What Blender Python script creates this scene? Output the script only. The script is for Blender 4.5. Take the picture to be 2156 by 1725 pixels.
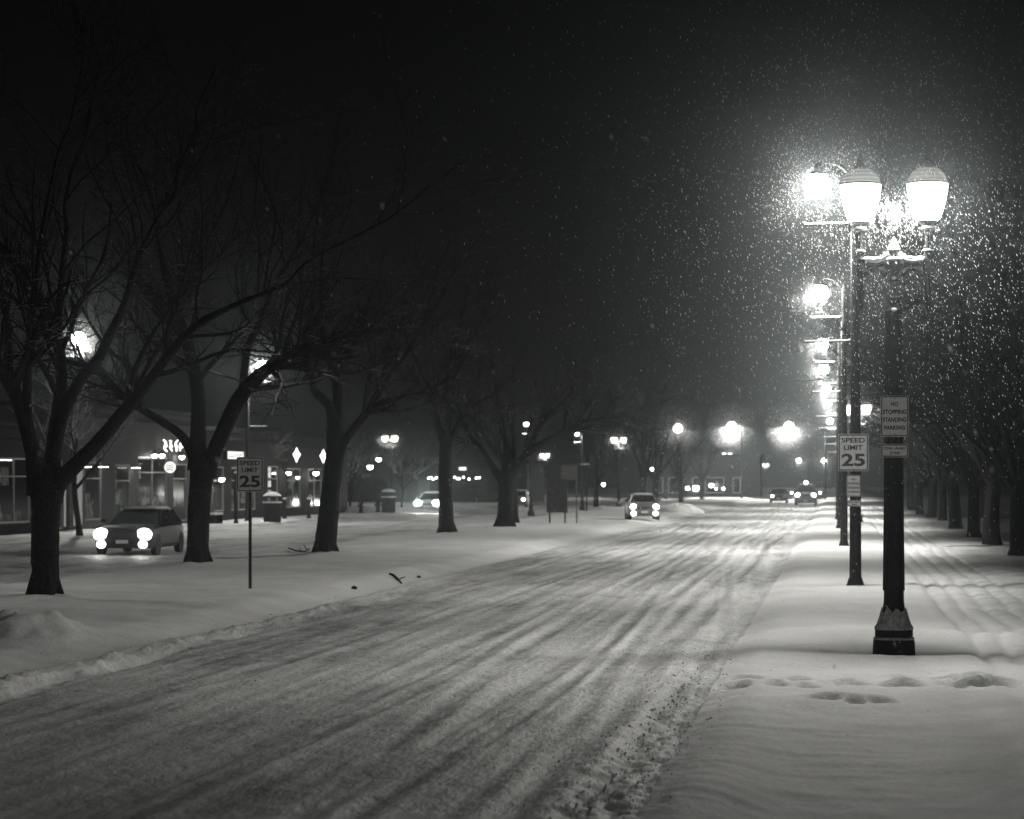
import bpy, math, random
import numpy as np
from mathutils import Vector, Matrix

for o in list(bpy.data.objects):
    bpy.data.objects.remove(o, do_unlink=True)
SC = bpy.context.scene
COL = SC.collection
R = math.radians
PI = math.pi

# ------------------------------------------------------------------ camera
F, CX, HY, VPX, CAMH = 5000.0, 1078.0, 1010.0, 1760.0, 2.2     # survey of the photo, 2156 px wide
YAW = math.atan((VPX - CX) / F)
cy_, sy_ = math.cos(YAW), math.sin(YAW)
cam = bpy.data.cameras.new("camera")
cam.sensor_width = 36.0
cam.lens = 36.0 * F / 2156.0
cam.shift_y = (HY - 862.3) / 2156.0
cam.clip_start, cam.clip_end = 0.2, 3000
cam.dof.use_dof = True
cam.dof.focus_distance = 32.0
cam.dof.aperture_fstop = 2.8
cam_o = bpy.data.objects.new("camera", cam)
COL.objects.link(cam_o)
cam_o.location = (0, 0, CAMH)
cam_o.rotation_euler = (R(90), 0, YAW)
SC.camera = cam_o

# ------------------------------------------------------------------ sky (night), exposure, sampling
w = bpy.data.worlds.new("World")
SC.world = w
w.use_nodes = True
nt = w.node_tree
bg = nt.nodes["Background"]
sky = nt.nodes.new("ShaderNodeTexSky")
sky.sky_type = 'NISHITA'
sky.sun_disc = False
sky.sun_elevation = R(-3)
sky.sun_rotation = R(20)
hsv = nt.nodes.new("ShaderNodeHueSaturation")
hsv.inputs["Saturation"].default_value = 0.18
nt.links.new(sky.outputs[0], hsv.inputs["Color"])
nt.links.new(hsv.outputs[0], bg.inputs[0])
bg.inputs[1].default_value = 0.010
SKY_BG = bg
vs = SC.view_settings
SC.display_settings.display_device = 'sRGB'
vs.view_transform = 'Standard'
vs.look = 'None'
vs.gamma = 1.0
vs.exposure = 0.0
vs.use_curve_mapping = False
SC.render.engine = 'CYCLES'
cyc = SC.cycles
cyc.filter_width = 1.5
cyc.use_denoising = True
cyc.max_bounces = 5
cyc.diffuse_bounces = 2
cyc.glossy_bounces = 2
cyc.transmission_bounces = 3
cyc.transparent_max_bounces = 12
cyc.volume_bounces = 1
cyc.sample_clamp_indirect = 3.0
cyc.sample_clamp_direct = 0.0
cyc.caustics_reflective = cyc.caustics_refractive = False
WARM = (1.0, 0.985, 0.93)

# ------------------------------------------------------------------ survey helpers
def cam2world(Xc, Zc, z=0.0):
    return Vector((Xc * cy_ - Zc * sy_, Xc * sy_ + Zc * cy_, z))
def G(px, py, z=0.0):
    """ground point that the photo shows at (px, py)"""
    s = (py - HY) / (CAMH - z)
    return cam2world((px - CX) / s, F / s, z)
def S(px, s, z=0.0):
    """point seen in column px where one metre measures s pixels"""
    return cam2world((px - CX) / s, F / s, z)
def P3(px, py, Zc):
    """point seen at (px, py) at distance Zc"""
    return cam2world((px - CX) * Zc / F, Zc, CAMH - (py - HY) * Zc / F)

# ------------------------------------------------------------------ scene-tree helpers
def tag(o, label=None, cat=None, group=None, kind=None):
    for k, v in (("label", label), ("category", cat), ("group", group), ("kind", kind)):
        if v: o[k] = v
    return o
def thing(name, loc, label, cat, group=None, rz=0.0):
    o = bpy.data.objects.new(name, None)
    o.empty_display_size = 0.3
    COL.objects.link(o)
    o.location = loc
    o.rotation_euler = (0, 0, rz)
    return tag(o, label, cat, group)
def kids(o):
    return [c for c in bpy.data.objects if c.parent is o]
def dup(root, loc, rz=0.0, label=None, group=None, scale=1.0):
    def rec(o, parent):
        c = o.copy()
        COL.objects.link(c)
        c.parent = parent
        for k in kids(o): rec(k, c)
        return c
    r = rec(root, None)
    r.location = loc
    r.rotation_euler = (0, 0, rz)
    r.scale = (scale,) * 3
    if label: r["label"] = label
    if group: r["group"] = group
    return r

class MB:
    def __init__(self):
        self.v, self.f = [], []
    def add(self, vs_, fs):
        b = len(self.v)
        self.v.extend([tuple(p) for p in vs_])
        self.f.extend([tuple(i + b for i in q) for q in fs])
        return self
    def box(self, c, s, rz=0.0, taper=1.0):
        x, y, z = (k / 2 for k in s)
        pts = [(-x, -y, -z), (x, -y, -z), (x, y, -z), (-x, y, -z),
               (-x * taper, -y * taper, z), (x * taper, -y * taper, z), (x * taper, y * taper, z), (-x * taper, y * taper, z)]
        ca, sa = math.cos(rz), math.sin(rz)
        pts = [(c[0] + a * ca - b * sa, c[1] + a * sa + b * ca, c[2] + d) for a, b, d in pts]
        return self.add(pts, [(0, 3, 2, 1), (4, 5, 6, 7), (0, 1, 5, 4), (1, 2, 6, 5), (2, 3, 7, 6), (3, 0, 4, 7)])
    def tube(self, pts, rad, n=8, caps=True, squash=1.0):
        pts = [Vector(p) for p in pts]
        if not hasattr(rad, "__len__"): rad = [rad] * len(pts)
        b = len(self.v)
        up = Vector((0, 0, 1))
        t0 = (pts[1] - pts[0]).normalized()
        if abs(t0.z) > 0.9: up = Vector((0, 1, 0))
        a = t0.cross(up).normalized()
        for i, p in enumerate(pts):
            if i == 0: t = pts[1] - pts[0]
            elif i == len(pts) - 1: t = pts[-1] - pts[-2]
            else: t = pts[i + 1] - pts[i - 1]
            t.normalize()
            a = a - t * a.dot(t)
            if a.length < 1e-5: a = t.orthogonal()
            a.normalize()
            c = t.cross(a)
            for k in range(n):
                th = 2 * PI * k / n
                self.v.append(tuple(p + (a * math.cos(th) + c * math.sin(th) * squash) * rad[i]))
        for i in range(len(pts) - 1):
            for k in range(n):
                k2 = (k + 1) % n
                self.f.append((b + i * n + k, b + i * n + k2, b + (i + 1) * n + k2, b + (i + 1) * n + k))
        if caps:
            self.f.append(tuple(b + k for k in reversed(range(n))))
            self.f.append(tuple(b + (len(pts) - 1) * n + k for k in range(n)))
        return self
    def lathe(self, prof, n=20, c=(0, 0, 0), caps=True, ph=0.0):
        b = len(self.v)
        for r, z in prof:
            for k in range(n):
                th = 2 * PI * k / n + ph
                self.v.append((c[0] + r * math.cos(th), c[1] + r * math.sin(th), c[2] + z))
        m = len(prof)
        for i in range(m - 1):
            for k in range(n):
                k2 = (k + 1) % n
                self.f.append((b + i * n + k, b + i * n + k2, b + (i + 1) * n + k2, b + (i + 1) * n + k))
        if caps:
            self.f.append(tuple(b + k for k in reversed(range(n))))
            self.f.append(tuple(b + (m - 1) * n + k for k in range(n)))
        return self
    def blob(self, c, r, n=10, m=6):
        prof = [(max(1e-3, math.sin(PI * i / m)), -math.cos(PI * i / m)) for i in range(m + 1)]
        b = len(self.v)
        self.lathe(prof, n)
        for i in range(b, len(self.v)):
            x, y, z = self.v[i]
            self.v[i] = (c[0] + x * r[0], c[1] + y * r[1], c[2] + z * r[2])
        return self
    def loft(self, secs, closed=True, caps=True):
        b = len(self.v)
        n = len(secs[0])
        for s in secs: self.v.extend([tuple(p) for p in s])
        for i in range(len(secs) - 1):
            for k in range(n if closed else n - 1):
                k2 = (k + 1) % n
                self.f.append((b + i * n + k, b + i * n + k2, b + (i + 1) * n + k2, b + (i + 1) * n + k))
        if caps:
            self.f.append(tuple(b + k for k in reversed(range(n))))
            self.f.append(tuple(b + (len(secs) - 1) * n + k for k in range(n)))
        return self
    def plate(self, outline, y0, y1):
        """outline in (x, z), thickness along y"""
        n = len(outline)
        vs_ = [(x, y0, z) for x, z in outline] + [(x, y1, z) for x, z in outline]
        fs = [tuple(range(n)), tuple(reversed(range(n, 2 * n)))]
        fs += [(k, k + n, (k + 1) % n + n, (k + 1) % n) for k in range(n)]
        return self.add(vs_, fs)
    def ring(self, out, inn, y0, y1):
        n = len(out)
        vs_ = [(x, y0, z) for x, z in out] + [(x, y0, z) for x, z in inn] + [(x, y1, z) for x, z in out] + [(x, y1, z) for x, z in inn]
        fs = []
        for k in range(n):
            q = (k + 1) % n
            fs += [(k, q, n + q, n + k), (2 * n + k, 3 * n + k, 3 * n + q, 2 * n + q), (k, 2 * n + k, 2 * n + q, q), (n + k, n + q, 3 * n + q, 3 * n + k)]
        return self.add(vs_, fs)
    def build(self, name, m, parent=None, smooth=True, ang=40):
        me = bpy.data.meshes.new(name)
        me.from_pydata(self.v, [], self.f)
        me.materials.append(m)
        if smooth:
            me.polygons.foreach_set("use_smooth", [True] * len(me.polygons))
            try: me.set_sharp_from_angle(angle=R(ang))
            except Exception: pass
        me.update()
        o = bpy.data.objects.new(name, me)
        COL.objects.link(o)
        if parent is not None: o.parent = parent
        return o

def rrect(w_, h_, r, cx=0.0, cz=0.0, n=5):
    out = []
    for (sx, sz, a0) in ((1, 1, 0), (-1, 1, 90), (-1, -1, 180), (1, -1, 270)):
        for i in range(n + 1):
            a = R(a0 + 90 * i / n)
            out.append((cx + sx * (w_ / 2 - r) + r * math.cos(a), cz + sz * (h_ / 2 - r) + r * math.sin(a)))
    return out

def text_into(mb, body, size, cx, cz, y, width=None, bold=0.0, depth=0.002):
    """flat upright lettering facing -y, centred on (cx, cz)"""
    cu = bpy.data.curves.new("t", 'FONT')
    cu.body = body
    cu.size = 1.0
    cu.align_x = 'CENTER'
    cu.offset = bold
    cu.extrude = 0.001
    cu.resolution_u = 3
    ob = bpy.data.objects.new("t", cu)
    COL.objects.link(ob)
    dg = bpy.context.evaluated_depsgraph_get()
    me = ob.evaluated_get(dg).to_mesh()
    vs_ = [tuple(v.co) for v in me.vertices]
    fs = [tuple(p.vertices) for p in me.polygons]
    ob.evaluated_get(dg).to_mesh_clear()
    bpy.data.objects.remove(ob, do_unlink=True)
    bpy.data.curves.remove(cu)
    x0, x1 = min(v[0] for v in vs_), max(v[0] for v in vs_)
    y0, y1 = min(v[1] for v in vs_), max(v[1] for v in vs_)
    k = size / (y1 - y0)
    kx = (width / (x1 - x0)) if width else k
    mb.add([(cx + (v[0] - (x0 + x1) / 2) * kx, y - (depth if v[2] > 0 else 0), cz + (v[1] - (y0 + y1) / 2) * k) for v in vs_], fs)

# ------------------------------------------------------------------ materials
def mat(name, col, rough=0.6, metal=0.0, noise=None, bump=None, spec=0.5):
    m = bpy.data.materials.new(name)
    m.use_nodes = True
    n = m.node_tree.nodes
    l = m.node_tree.links
    b = n["Principled BSDF"]
    if not hasattr(col, "__len__"): col = (col, col, col)
    b.inputs["Base Color"].default_value = (*col, 1)
    b.inputs["Roughness"].default_value = rough
    b.inputs["Metallic"].default_value = metal
    b.inputs["Specular IOR Level"].default_value = spec
    tc = n.new("ShaderNodeTexCoord")
    if noise:
        sc, lo, hi = noise
        t = n.new("ShaderNodeTexNoise")
        t.inputs["Scale"].default_value = sc
        t.inputs["Detail"].default_value = 4
        l.new(tc.outputs["Object"], t.inputs["Vector"])
        r = n.new("ShaderNodeValToRGB")
        r.color_ramp.elements[0].position, r.color_ramp.elements[1].position = 0.35, 0.65
        r.color_ramp.elements[0].color = (*[c * lo for c in col], 1)
        r.color_ramp.elements[1].color = (*[min(1, c * hi) for c in col], 1)
        l.new(t.outputs["Fac"], r.inputs[0])
        l.new(r.outputs[0], b.inputs["Base Color"])
    if bump:
        sc, st, di = bump
        t = n.new("ShaderNodeTexNoise")
        t.inputs["Scale"].default_value = sc
        t.inputs["Detail"].default_value = 6
        l.new(tc.outputs["Object"], t.inputs["Vector"])
        bp = n.new("ShaderNodeBump")
        bp.inputs["Strength"].default_value = st
        bp.inputs["Distance"].default_value = di
        l.new(t.outputs["Fac"], bp.inputs["Height"])
        l.new(bp.outputs[0], b.inputs["Normal"])
    return m

def emit(name, strength, col=WARM, through=0.0):
    """a light-giving surface; through: share of an inner lamp's light it lets pass"""
    m = bpy.data.materials.new(name)
    m.use_nodes = True
    n, l = m.node_tree.nodes, m.node_tree.links
    n.clear()
    out = n.new("ShaderNodeOutputMaterial")
    e = n.new("ShaderNodeEmission")
    e.inputs[0].default_value = (*col, 1)
    e.inputs[1].default_value = strength
    if through > 0:
        t = n.new("ShaderNodeBsdfTransparent")
        mx = n.new("ShaderNodeMixShader")
        mx.inputs[0].default_value = 1 - through
        l.new(t.outputs[0], mx.inputs[1])
        l.new(e.outputs[0], mx.inputs[2])
        l.new(mx.outputs[0], out.inputs[0])
        m.cycles.emission_sampling = 'NONE'
    else:
        l.new(e.outputs[0], out.inputs[0])
    return m

def snow_topped(name, base, lo=0.45, hi=0.75, snow=0.78, cover=0.5, sc=6.0, rough=0.85):
    """bark or metal with snow lying where it faces up"""
    m = mat(name, base, rough, noise=(14, 0.6, 1.4), bump=(18, 0.9, 0.05), spec=0.08)
    n, l = m.node_tree.nodes, m.node_tree.links
    b = n["Principled BSDF"]
    g = n.new("ShaderNodeNewGeometry")
    sp = n.new("ShaderNodeSeparateXYZ")
    l.new(g.outputs["True Normal"], sp.inputs[0])
    tc = n.new("ShaderNodeTexCoord")
    t = n.new("ShaderNodeTexNoise")
    t.inputs["Scale"].default_value = sc
    t.inputs["Detail"].default_value = 3
    l.new(tc.outputs["Object"], t.inputs["Vector"])
    ad = n.new("ShaderNodeMath"); ad.operation = 'MULTIPLY_ADD'
    ad.inputs[1].default_value = 1.2
    ad.inputs[2].default_value = -0.6 - (0.5 - cover)
    l.new(t.outputs["Fac"], ad.inputs[0])
    su = n.new("ShaderNodeMath"); su.operation = 'ADD'
    l.new(sp.outputs["Z"], su.inputs[0]); l.new(ad.outputs[0], su.inputs[1])
    mr = n.new("ShaderNodeMapRange")
    mr.inputs[1].default_value, mr.inputs[2].default_value = lo, hi
    l.new(su.outputs[0], mr.inputs[0])
    mx = n.new("ShaderNodeMix"); mx.data_type = 'RGBA'
    l.new(mr.outputs[0], mx.inputs[0])
    prev = b.inputs["Base Color"].links[0].from_socket
    l.new(prev, mx.inputs[6])
    mx.inputs[7].default_value = (snow, snow, snow, 1)
    l.new(mx.outputs[2], b.inputs["Base Color"])
    return m

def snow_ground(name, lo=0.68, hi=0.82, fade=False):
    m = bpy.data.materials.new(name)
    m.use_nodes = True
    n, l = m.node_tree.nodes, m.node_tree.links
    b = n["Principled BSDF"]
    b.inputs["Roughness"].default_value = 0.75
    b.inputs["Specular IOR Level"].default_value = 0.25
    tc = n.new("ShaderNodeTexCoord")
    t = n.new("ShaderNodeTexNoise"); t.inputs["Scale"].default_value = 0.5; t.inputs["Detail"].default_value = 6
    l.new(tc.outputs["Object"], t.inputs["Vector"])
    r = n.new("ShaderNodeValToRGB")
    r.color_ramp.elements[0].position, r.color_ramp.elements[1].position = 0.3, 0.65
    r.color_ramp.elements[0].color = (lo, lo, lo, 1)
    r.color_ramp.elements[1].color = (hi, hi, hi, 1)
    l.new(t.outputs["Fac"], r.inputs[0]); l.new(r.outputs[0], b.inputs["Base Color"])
    if fade:    # night gloom put into the colour towards the far side of the pavement
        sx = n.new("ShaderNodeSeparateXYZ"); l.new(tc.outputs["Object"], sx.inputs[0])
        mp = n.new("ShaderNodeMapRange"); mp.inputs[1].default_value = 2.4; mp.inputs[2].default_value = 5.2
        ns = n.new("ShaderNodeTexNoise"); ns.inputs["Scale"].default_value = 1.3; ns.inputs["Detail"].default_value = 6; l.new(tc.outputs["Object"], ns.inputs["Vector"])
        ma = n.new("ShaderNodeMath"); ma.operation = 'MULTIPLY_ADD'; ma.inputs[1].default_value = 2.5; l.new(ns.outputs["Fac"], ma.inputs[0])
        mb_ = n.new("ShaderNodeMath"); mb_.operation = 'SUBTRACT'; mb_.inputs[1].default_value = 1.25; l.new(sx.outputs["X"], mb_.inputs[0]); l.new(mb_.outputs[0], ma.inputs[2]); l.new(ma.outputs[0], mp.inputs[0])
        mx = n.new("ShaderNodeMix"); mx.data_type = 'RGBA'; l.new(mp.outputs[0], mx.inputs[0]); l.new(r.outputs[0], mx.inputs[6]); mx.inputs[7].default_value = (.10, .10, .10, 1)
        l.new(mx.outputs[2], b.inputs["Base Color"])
    gr = n.new("ShaderNodeTexNoise"); gr.inputs["Scale"].default_value = 22; gr.inputs["Detail"].default_value = 9; gr.inputs["Roughness"].default_value = 0.85
    l.new(tc.outputs["Object"], gr.inputs["Vector"])
    gm = n.new("ShaderNodeMapRange"); gm.inputs[1].default_value = 0.3; gm.inputs[2].default_value = 0.7; gm.inputs[3].default_value = 0.72; gm.inputs[4].default_value = 1.16
    l.new(gr.outputs["Fac"], gm.inputs[0])
    cm = n.new("ShaderNodeMix"); cm.data_type = 'RGBA'; cm.blend_type = 'MULTIPLY'; cm.inputs[0].default_value = 1.0
    l.new(b.inputs["Base Color"].links[0].from_socket, cm.inputs[6]); l.new(gm.outputs[0], cm.inputs[7]); l.new(cm.outputs[2], b.inputs["Base Color"])
    t2 = n.new("ShaderNodeTexNoise"); t2.inputs["Scale"].default_value = 16; t2.inputs["Detail"].default_value = 8; t2.inputs["Roughness"].default_value = 0.65
    l.new(tc.outputs["Object"], t2.inputs["Vector"])
    bp = n.new("ShaderNodeBump"); bp.inputs["Strength"].default_value = 0.55; bp.inputs["Distance"].default_value = 0.03
    l.new(t2.outputs["Fac"], bp.inputs["Height"]); l.new(bp.outputs[0], b.inputs["Normal"])
    return m

def road_snow(name):
    """packed snow and slush, smeared and scraped along the driving direction"""
    m = bpy.data.materials.new(name)
    m.use_nodes = True
    n, l = m.node_tree.nodes, m.node_tree.links
    b = n["Principled BSDF"]
    b.inputs["Roughness"].default_value = 0.6
    b.inputs["Specular IOR Level"].default_value = 0.3
    tc = n.new("ShaderNodeTexCoord")
    def streak(sx, sy, det, off):
        mp = n.new("ShaderNodeMapping")
        mp.inputs["Scale"].default_value = (sx, sy, 1)
        mp.inputs["Location"].default_value = (off, off * 0.7, 0)
        t = n.new("ShaderNodeTexNoise"); t.inputs["Scale"].default_value = 1.0; t.inputs["Detail"].default_value = det
        t.inputs["Roughness"].default_value = 0.6
        l.new(tc.outputs["Object"], mp.inputs[0]); l.new(mp.outputs[0], t.inputs["Vector"])
        return t.outputs["Fac"]
    parts = [(streak(0.8, 0.05, 4, 3.1), 0.32), (streak(2.6, 0.13, 4, 7.7), 0.21), (streak(9, 0.4, 3, 1.3), 0.09), (streak(5, 2.2, 6, 5.0), 0.16), (streak(0.5, 0.3, 5, 9.0), 0.22)]
    acc = None
    for s_, wgt in parts:
        mu = n.new("ShaderNodeMath"); mu.operation = 'MULTIPLY_ADD'
        mu.inputs[1].default_value = wgt
        l.new(s_, mu.inputs[0])
        if acc is None: mu.inputs[2].default_value = 0
        else: l.new(acc, mu.inputs[2])
        acc = mu.outputs[0]
    wa = n.new("ShaderNodeAttribute"); wa.attribute_name = "wear"
    ws = n.new("ShaderNodeMath"); ws.operation = 'MULTIPLY_ADD'; ws.inputs[1].default_value = 0.22; ws.inputs[2].default_value = -0.11
    l.new(wa.outputs["Fac"], ws.inputs[0])
    wb_ = n.new("ShaderNodeMath"); wb_.operation = 'ADD'; l.new(acc, wb_.inputs[0]); l.new(ws.outputs[0], wb_.inputs[1])
    acc = wb_.outputs[0]
    r = n.new("ShaderNodeValToRGB")
    e = r.color_ramp.elements
    e[0].position, e[1].position = 0.415, 0.575
    e[0].color = (0.26, 0.26, 0.265, 1); e[1].color = (0.78, 0.78, 0.775, 1)
    k = e.new(0.49); k.color = (0.56, 0.56, 0.56, 1)
    l.new(acc, r.inputs[0]); l.new(r.outputs[0], b.inputs["Base Color"])
    gr = n.new("ShaderNodeTexNoise"); gr.inputs["Scale"].default_value = 18; gr.inputs["Detail"].default_value = 9; gr.inputs["Roughness"].default_value = 0.85
    l.new(tc.outputs["Object"], gr.inputs["Vector"])
    gm = n.new("ShaderNodeMapRange"); gm.inputs[1].default_value = 0.3; gm.inputs[2].default_value = 0.7; gm.inputs[3].default_value = 0.62; gm.inputs[4].default_value = 1.22
    l.new(gr.outputs["Fac"], gm.inputs[0])
    cm = n.new("ShaderNodeMix"); cm.data_type = 'RGBA'; cm.blend_type = 'MULTIPLY'; cm.inputs[0].default_value = 1.0
    l.new(r.outputs[0], cm.inputs[6]); l.new(gm.outputs[0], cm.inputs[7]); l.new(cm.outputs[2], b.inputs["Base Color"])
    t2 = streak(14, 6, 8, 2.0)
    ad = n.new("ShaderNodeMath"); ad.operation = 'MULTIPLY_ADD'; ad.inputs[1].default_value = 1.0
    l.new(t2, ad.inputs[0]); l.new(acc, ad.inputs[2])
    bp = n.new("ShaderNodeBump"); bp.inputs["Strength"].default_value = 0.7; bp.inputs["Distance"].default_value = 0.05
    l.new(ad.outputs[0], bp.inputs["Height"]); l.new(bp.outputs[0], b.inputs["Normal"])
    return m

M = dict(
    snow=mat("snow", (0.80, 0.80, 0.80), 0.8, noise=(5, 0.92, 1.04), bump=(25, 0.5, 0.02)),
    snow_ground=snow_ground("snow_ground"),
    road=road_snow("road_snow"), snow_old=mat("old_wet_snow", 0.36, 0.7, noise=(16, 0.55, 1.25), bump=(30, 0.8, 0.02)),
    snow_shaded=snow_ground("shaded_snow_under_trees", 0.04, 0.14), snow_path=snow_ground("snow_path", 0.68, 0.82, fade=True),  # gloom under the right-hand trees painted into the ground colour
    iron=mat("black_iron", 0.012, 0.6, noise=(9, 0.7, 1.5), bump=(30, 0.25, 0.01), spec=0.15),
    pole=mat("dark_pole_paint", 0.022, 0.65, noise=(7, 0.7, 1.4), bump=(20, 0.3, 0.01), spec=0.15),
    bark=snow_topped("bark", 0.013, lo=0.80, hi=1.05, snow=0.5, cover=0.35),
    twig=snow_topped("snowy_twig", 0.016, lo=0.5, hi=0.9, snow=0.42, cover=0.42, sc=2.5),
    bark_dark=snow_topped("bark_dark", 0.010, lo=0.80, hi=1.05, snow=0.5, cover=0.3),
    snowy=snow_topped("snow_laden_twig", 0.05, lo=0.05, hi=0.45, snow=0.8, cover=0.6, sc=2.5),
    sign=mat("white_sign_sheeting", (0.86, 0.86, 0.84), 0.45, noise=(14, 0.9, 1.05)),
    sign_back=mat("sign_back", 0.010, 0.7, noise=(6, 0.8, 1.2)),
    ink=mat("sign_black", 0.012, 0.5, noise=(20, 0.8, 1.2)),
    steel=mat("galvanised_steel", 0.10, 0.5, 0.5, noise=(12, 0.8, 1.2)),
    glass=mat("car_glass", 0.008, 0.15, noise=(2, 0.8, 1.2), spec=0.3),
    rubber=mat("tyre_rubber", 0.012, 0.85, noise=(20, 0.7, 1.3)),
    rim=mat("wheel_rim", 0.25, 0.35, 0.8, noise=(15, 0.8, 1.1)),
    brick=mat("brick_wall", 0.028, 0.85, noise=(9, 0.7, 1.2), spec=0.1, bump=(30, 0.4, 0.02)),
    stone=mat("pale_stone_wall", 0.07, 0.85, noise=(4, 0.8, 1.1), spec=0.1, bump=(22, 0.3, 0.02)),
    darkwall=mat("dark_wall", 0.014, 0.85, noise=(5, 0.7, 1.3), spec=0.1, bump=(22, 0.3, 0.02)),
    frame=mat("window_frame", 0.25, 0.5, noise=(8, 0.8, 1.1)),
    wood=mat("weathered_wood", 0.05, 0.8, noise=(12, 0.7, 1.4)),
    goods=mat("shop_goods", 0.35, 0.7, noise=(3.5, 0.15, 1.6)),
)
def shop_glass():
    m = bpy.data.materials.new("shop_glass")
    m.use_nodes = True
    n, l = m.node_tree.nodes, m.node_tree.links
    n.clear()
    out = n.new("ShaderNodeOutputMaterial")
    t = n.new("ShaderNodeBsdfTransparent"); g = n.new("ShaderNodeBsdfGlossy"); mx = n.new("ShaderNodeMixShader")
    g.inputs["Roughness"].default_value = 0.1
    t.inputs[0].default_value = (0.85, 0.87, 0.86, 1)
    nz = n.new("ShaderNodeTexNoise"); nz.inputs["Scale"].default_value = 1.5
    mr = n.new("ShaderNodeMapRange"); mr.inputs[3].default_value = 0.04; mr.inputs[4].default_value = 0.14
    l.new(nz.outputs["Fac"], mr.inputs[0]); l.new(mr.outputs[0], mx.inputs[0])
    l.new(t.outputs[0], mx.inputs[1]); l.new(g.outputs[0], mx.inputs[2]); l.new(mx.outputs[0], out.inputs[0])
    return m
M["shop_glass"] = shop_glass()
def dome_glass():
    m = bpy.data.materials.new("ribbed_dome_glass")
    m.use_nodes = True
    n, l = m.node_tree.nodes, m.node_tree.links
    n.clear()
    out = n.new("ShaderNodeOutputMaterial")
    t = n.new("ShaderNodeBsdfTransparent"); d = n.new("ShaderNodeBsdfTranslucent"); mx = n.new("ShaderNodeMixShader")
    t.inputs[0].default_value = (0.16, 0.16, 0.16, 1)
    d.inputs[0].default_value = (0.16, 0.16, 0.155, 1)
    wv = n.new("ShaderNodeTexWave"); wv.inputs["Scale"].default_value = 6; wv.bands_direction = 'Z'
    tc = n.new("ShaderNodeTexCoord"); l.new(tc.outputs["Object"], wv.inputs["Vector"])
    mr = n.new("ShaderNodeMapRange"); mr.inputs[3].default_value = 0.35; mr.inputs[4].default_value = 0.8
    l.new(wv.outputs["Fac"], mr.inputs[0]); l.new(mr.outputs[0], mx.inputs[0])
    l.new(t.outputs[0], mx.inputs[1]); l.new(d.outputs[0], mx.inputs[2]); l.new(mx.outputs[0], out.inputs[0])
    return m
M["dome"] = dome_glass()
M["globe"] = emit("lit_globe", 16.0, through=0.75)
M["globe_tall"] = emit("lit_refractor", 800.0, through=0.75)
M["globe_tall"].cycles.emission_sampling = "AUTO"

def light(name, kind, loc, power, parent, radius=0.1, col=WARM, rot=None, cone=None, blend=0.5):
    d = bpy.data.lights.new(name, kind)
    d.energy = power
    d.color = col
    d.shadow_soft_size = radius
    if cone: d.spot_size = R(cone); d.spot_blend = blend
    o = bpy.data.objects.new(name, d)
    COL.objects.link(o)
    o.location = loc
    if rot: o.rotation_euler = rot
    o.parent = parent
    return o

# ------------------------------------------------------------------ ground relief
def _h(ix, iy, seed):
    n = (ix.astype(np.int64) * 374761393 + iy.astype(np.int64) * 668265263 + seed * 974711) & 0xFFFFFFFF
    n = ((n ^ (n >> 13)) * 1274126177) & 0xFFFFFFFF
    n = n ^ (n >> 16)
    return (n & 0xFFFFFF).astype(np.float64) / 0xFFFFFF
def vn(x, y, seed=0):
    x, y = np.broadcast_arrays(np.asarray(x, float), np.asarray(y, float))
    ix, iy = np.floor(x), np.floor(y)
    fx, fy = x - ix, y - iy
    fx, fy = fx * fx * (3 - 2 * fx), fy * fy * (3 - 2 * fy)
    a, b = _h(ix, iy, seed), _h(ix + 1, iy, seed)
    c, d = _h(ix, iy + 1, seed), _h(ix + 1, iy + 1, seed)
    return (a * (1 - fx) + b * fx) * (1 - fy) + (c * (1 - fx) + d * fx) * fy - 0.5
def fbm(x, y, seed=0, o=3):
    return sum(vn(x * 2 ** k, y * 2 ** k, seed + 17 * k) / 2 ** k for k in range(o))
def sm(x, a, b):
    t = np.clip((x - a) / (b - a), 0, 1)
    return t * t * (3 - 2 * t)
def bump_(x, c, wd):
    return np.exp(-((x - c) / wd) ** 2)

KERB_R, KERB_M, KERB_N, KERB_L, FACE_L = -1.55, -9.9, -17.6, -28.8, -32.6
TREE_WELLS = []
LAMP1 = G(1882, 1370)
MOUND = G(60, 1342)
FOOT = []
_r = random.Random(4)
for k, (px, py) in enumerate(((1536, 1432), (1552, 1436), (1570, 1425), (1632, 1433), (1775, 1428), (1795, 1432), (1880, 1436), (1915, 1436), (1990, 1424), (2000, 1432), (2020, 1440),
                              (2045, 1446), (2065, 1440), (2090, 1438), (2120, 1436), (2140, 1440), (1700, 1437), (1680, 1425), (1735, 1462), (1800, 1467), (1858, 1466), (1905, 1418), (2030, 1428), (2075, 1428))):
    FOOT.append((G(px, py), _r.uniform(0.09, 0.17), _r.uniform(-0.6, 0.6), _r.uniform(0.05, 0.10)))

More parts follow.
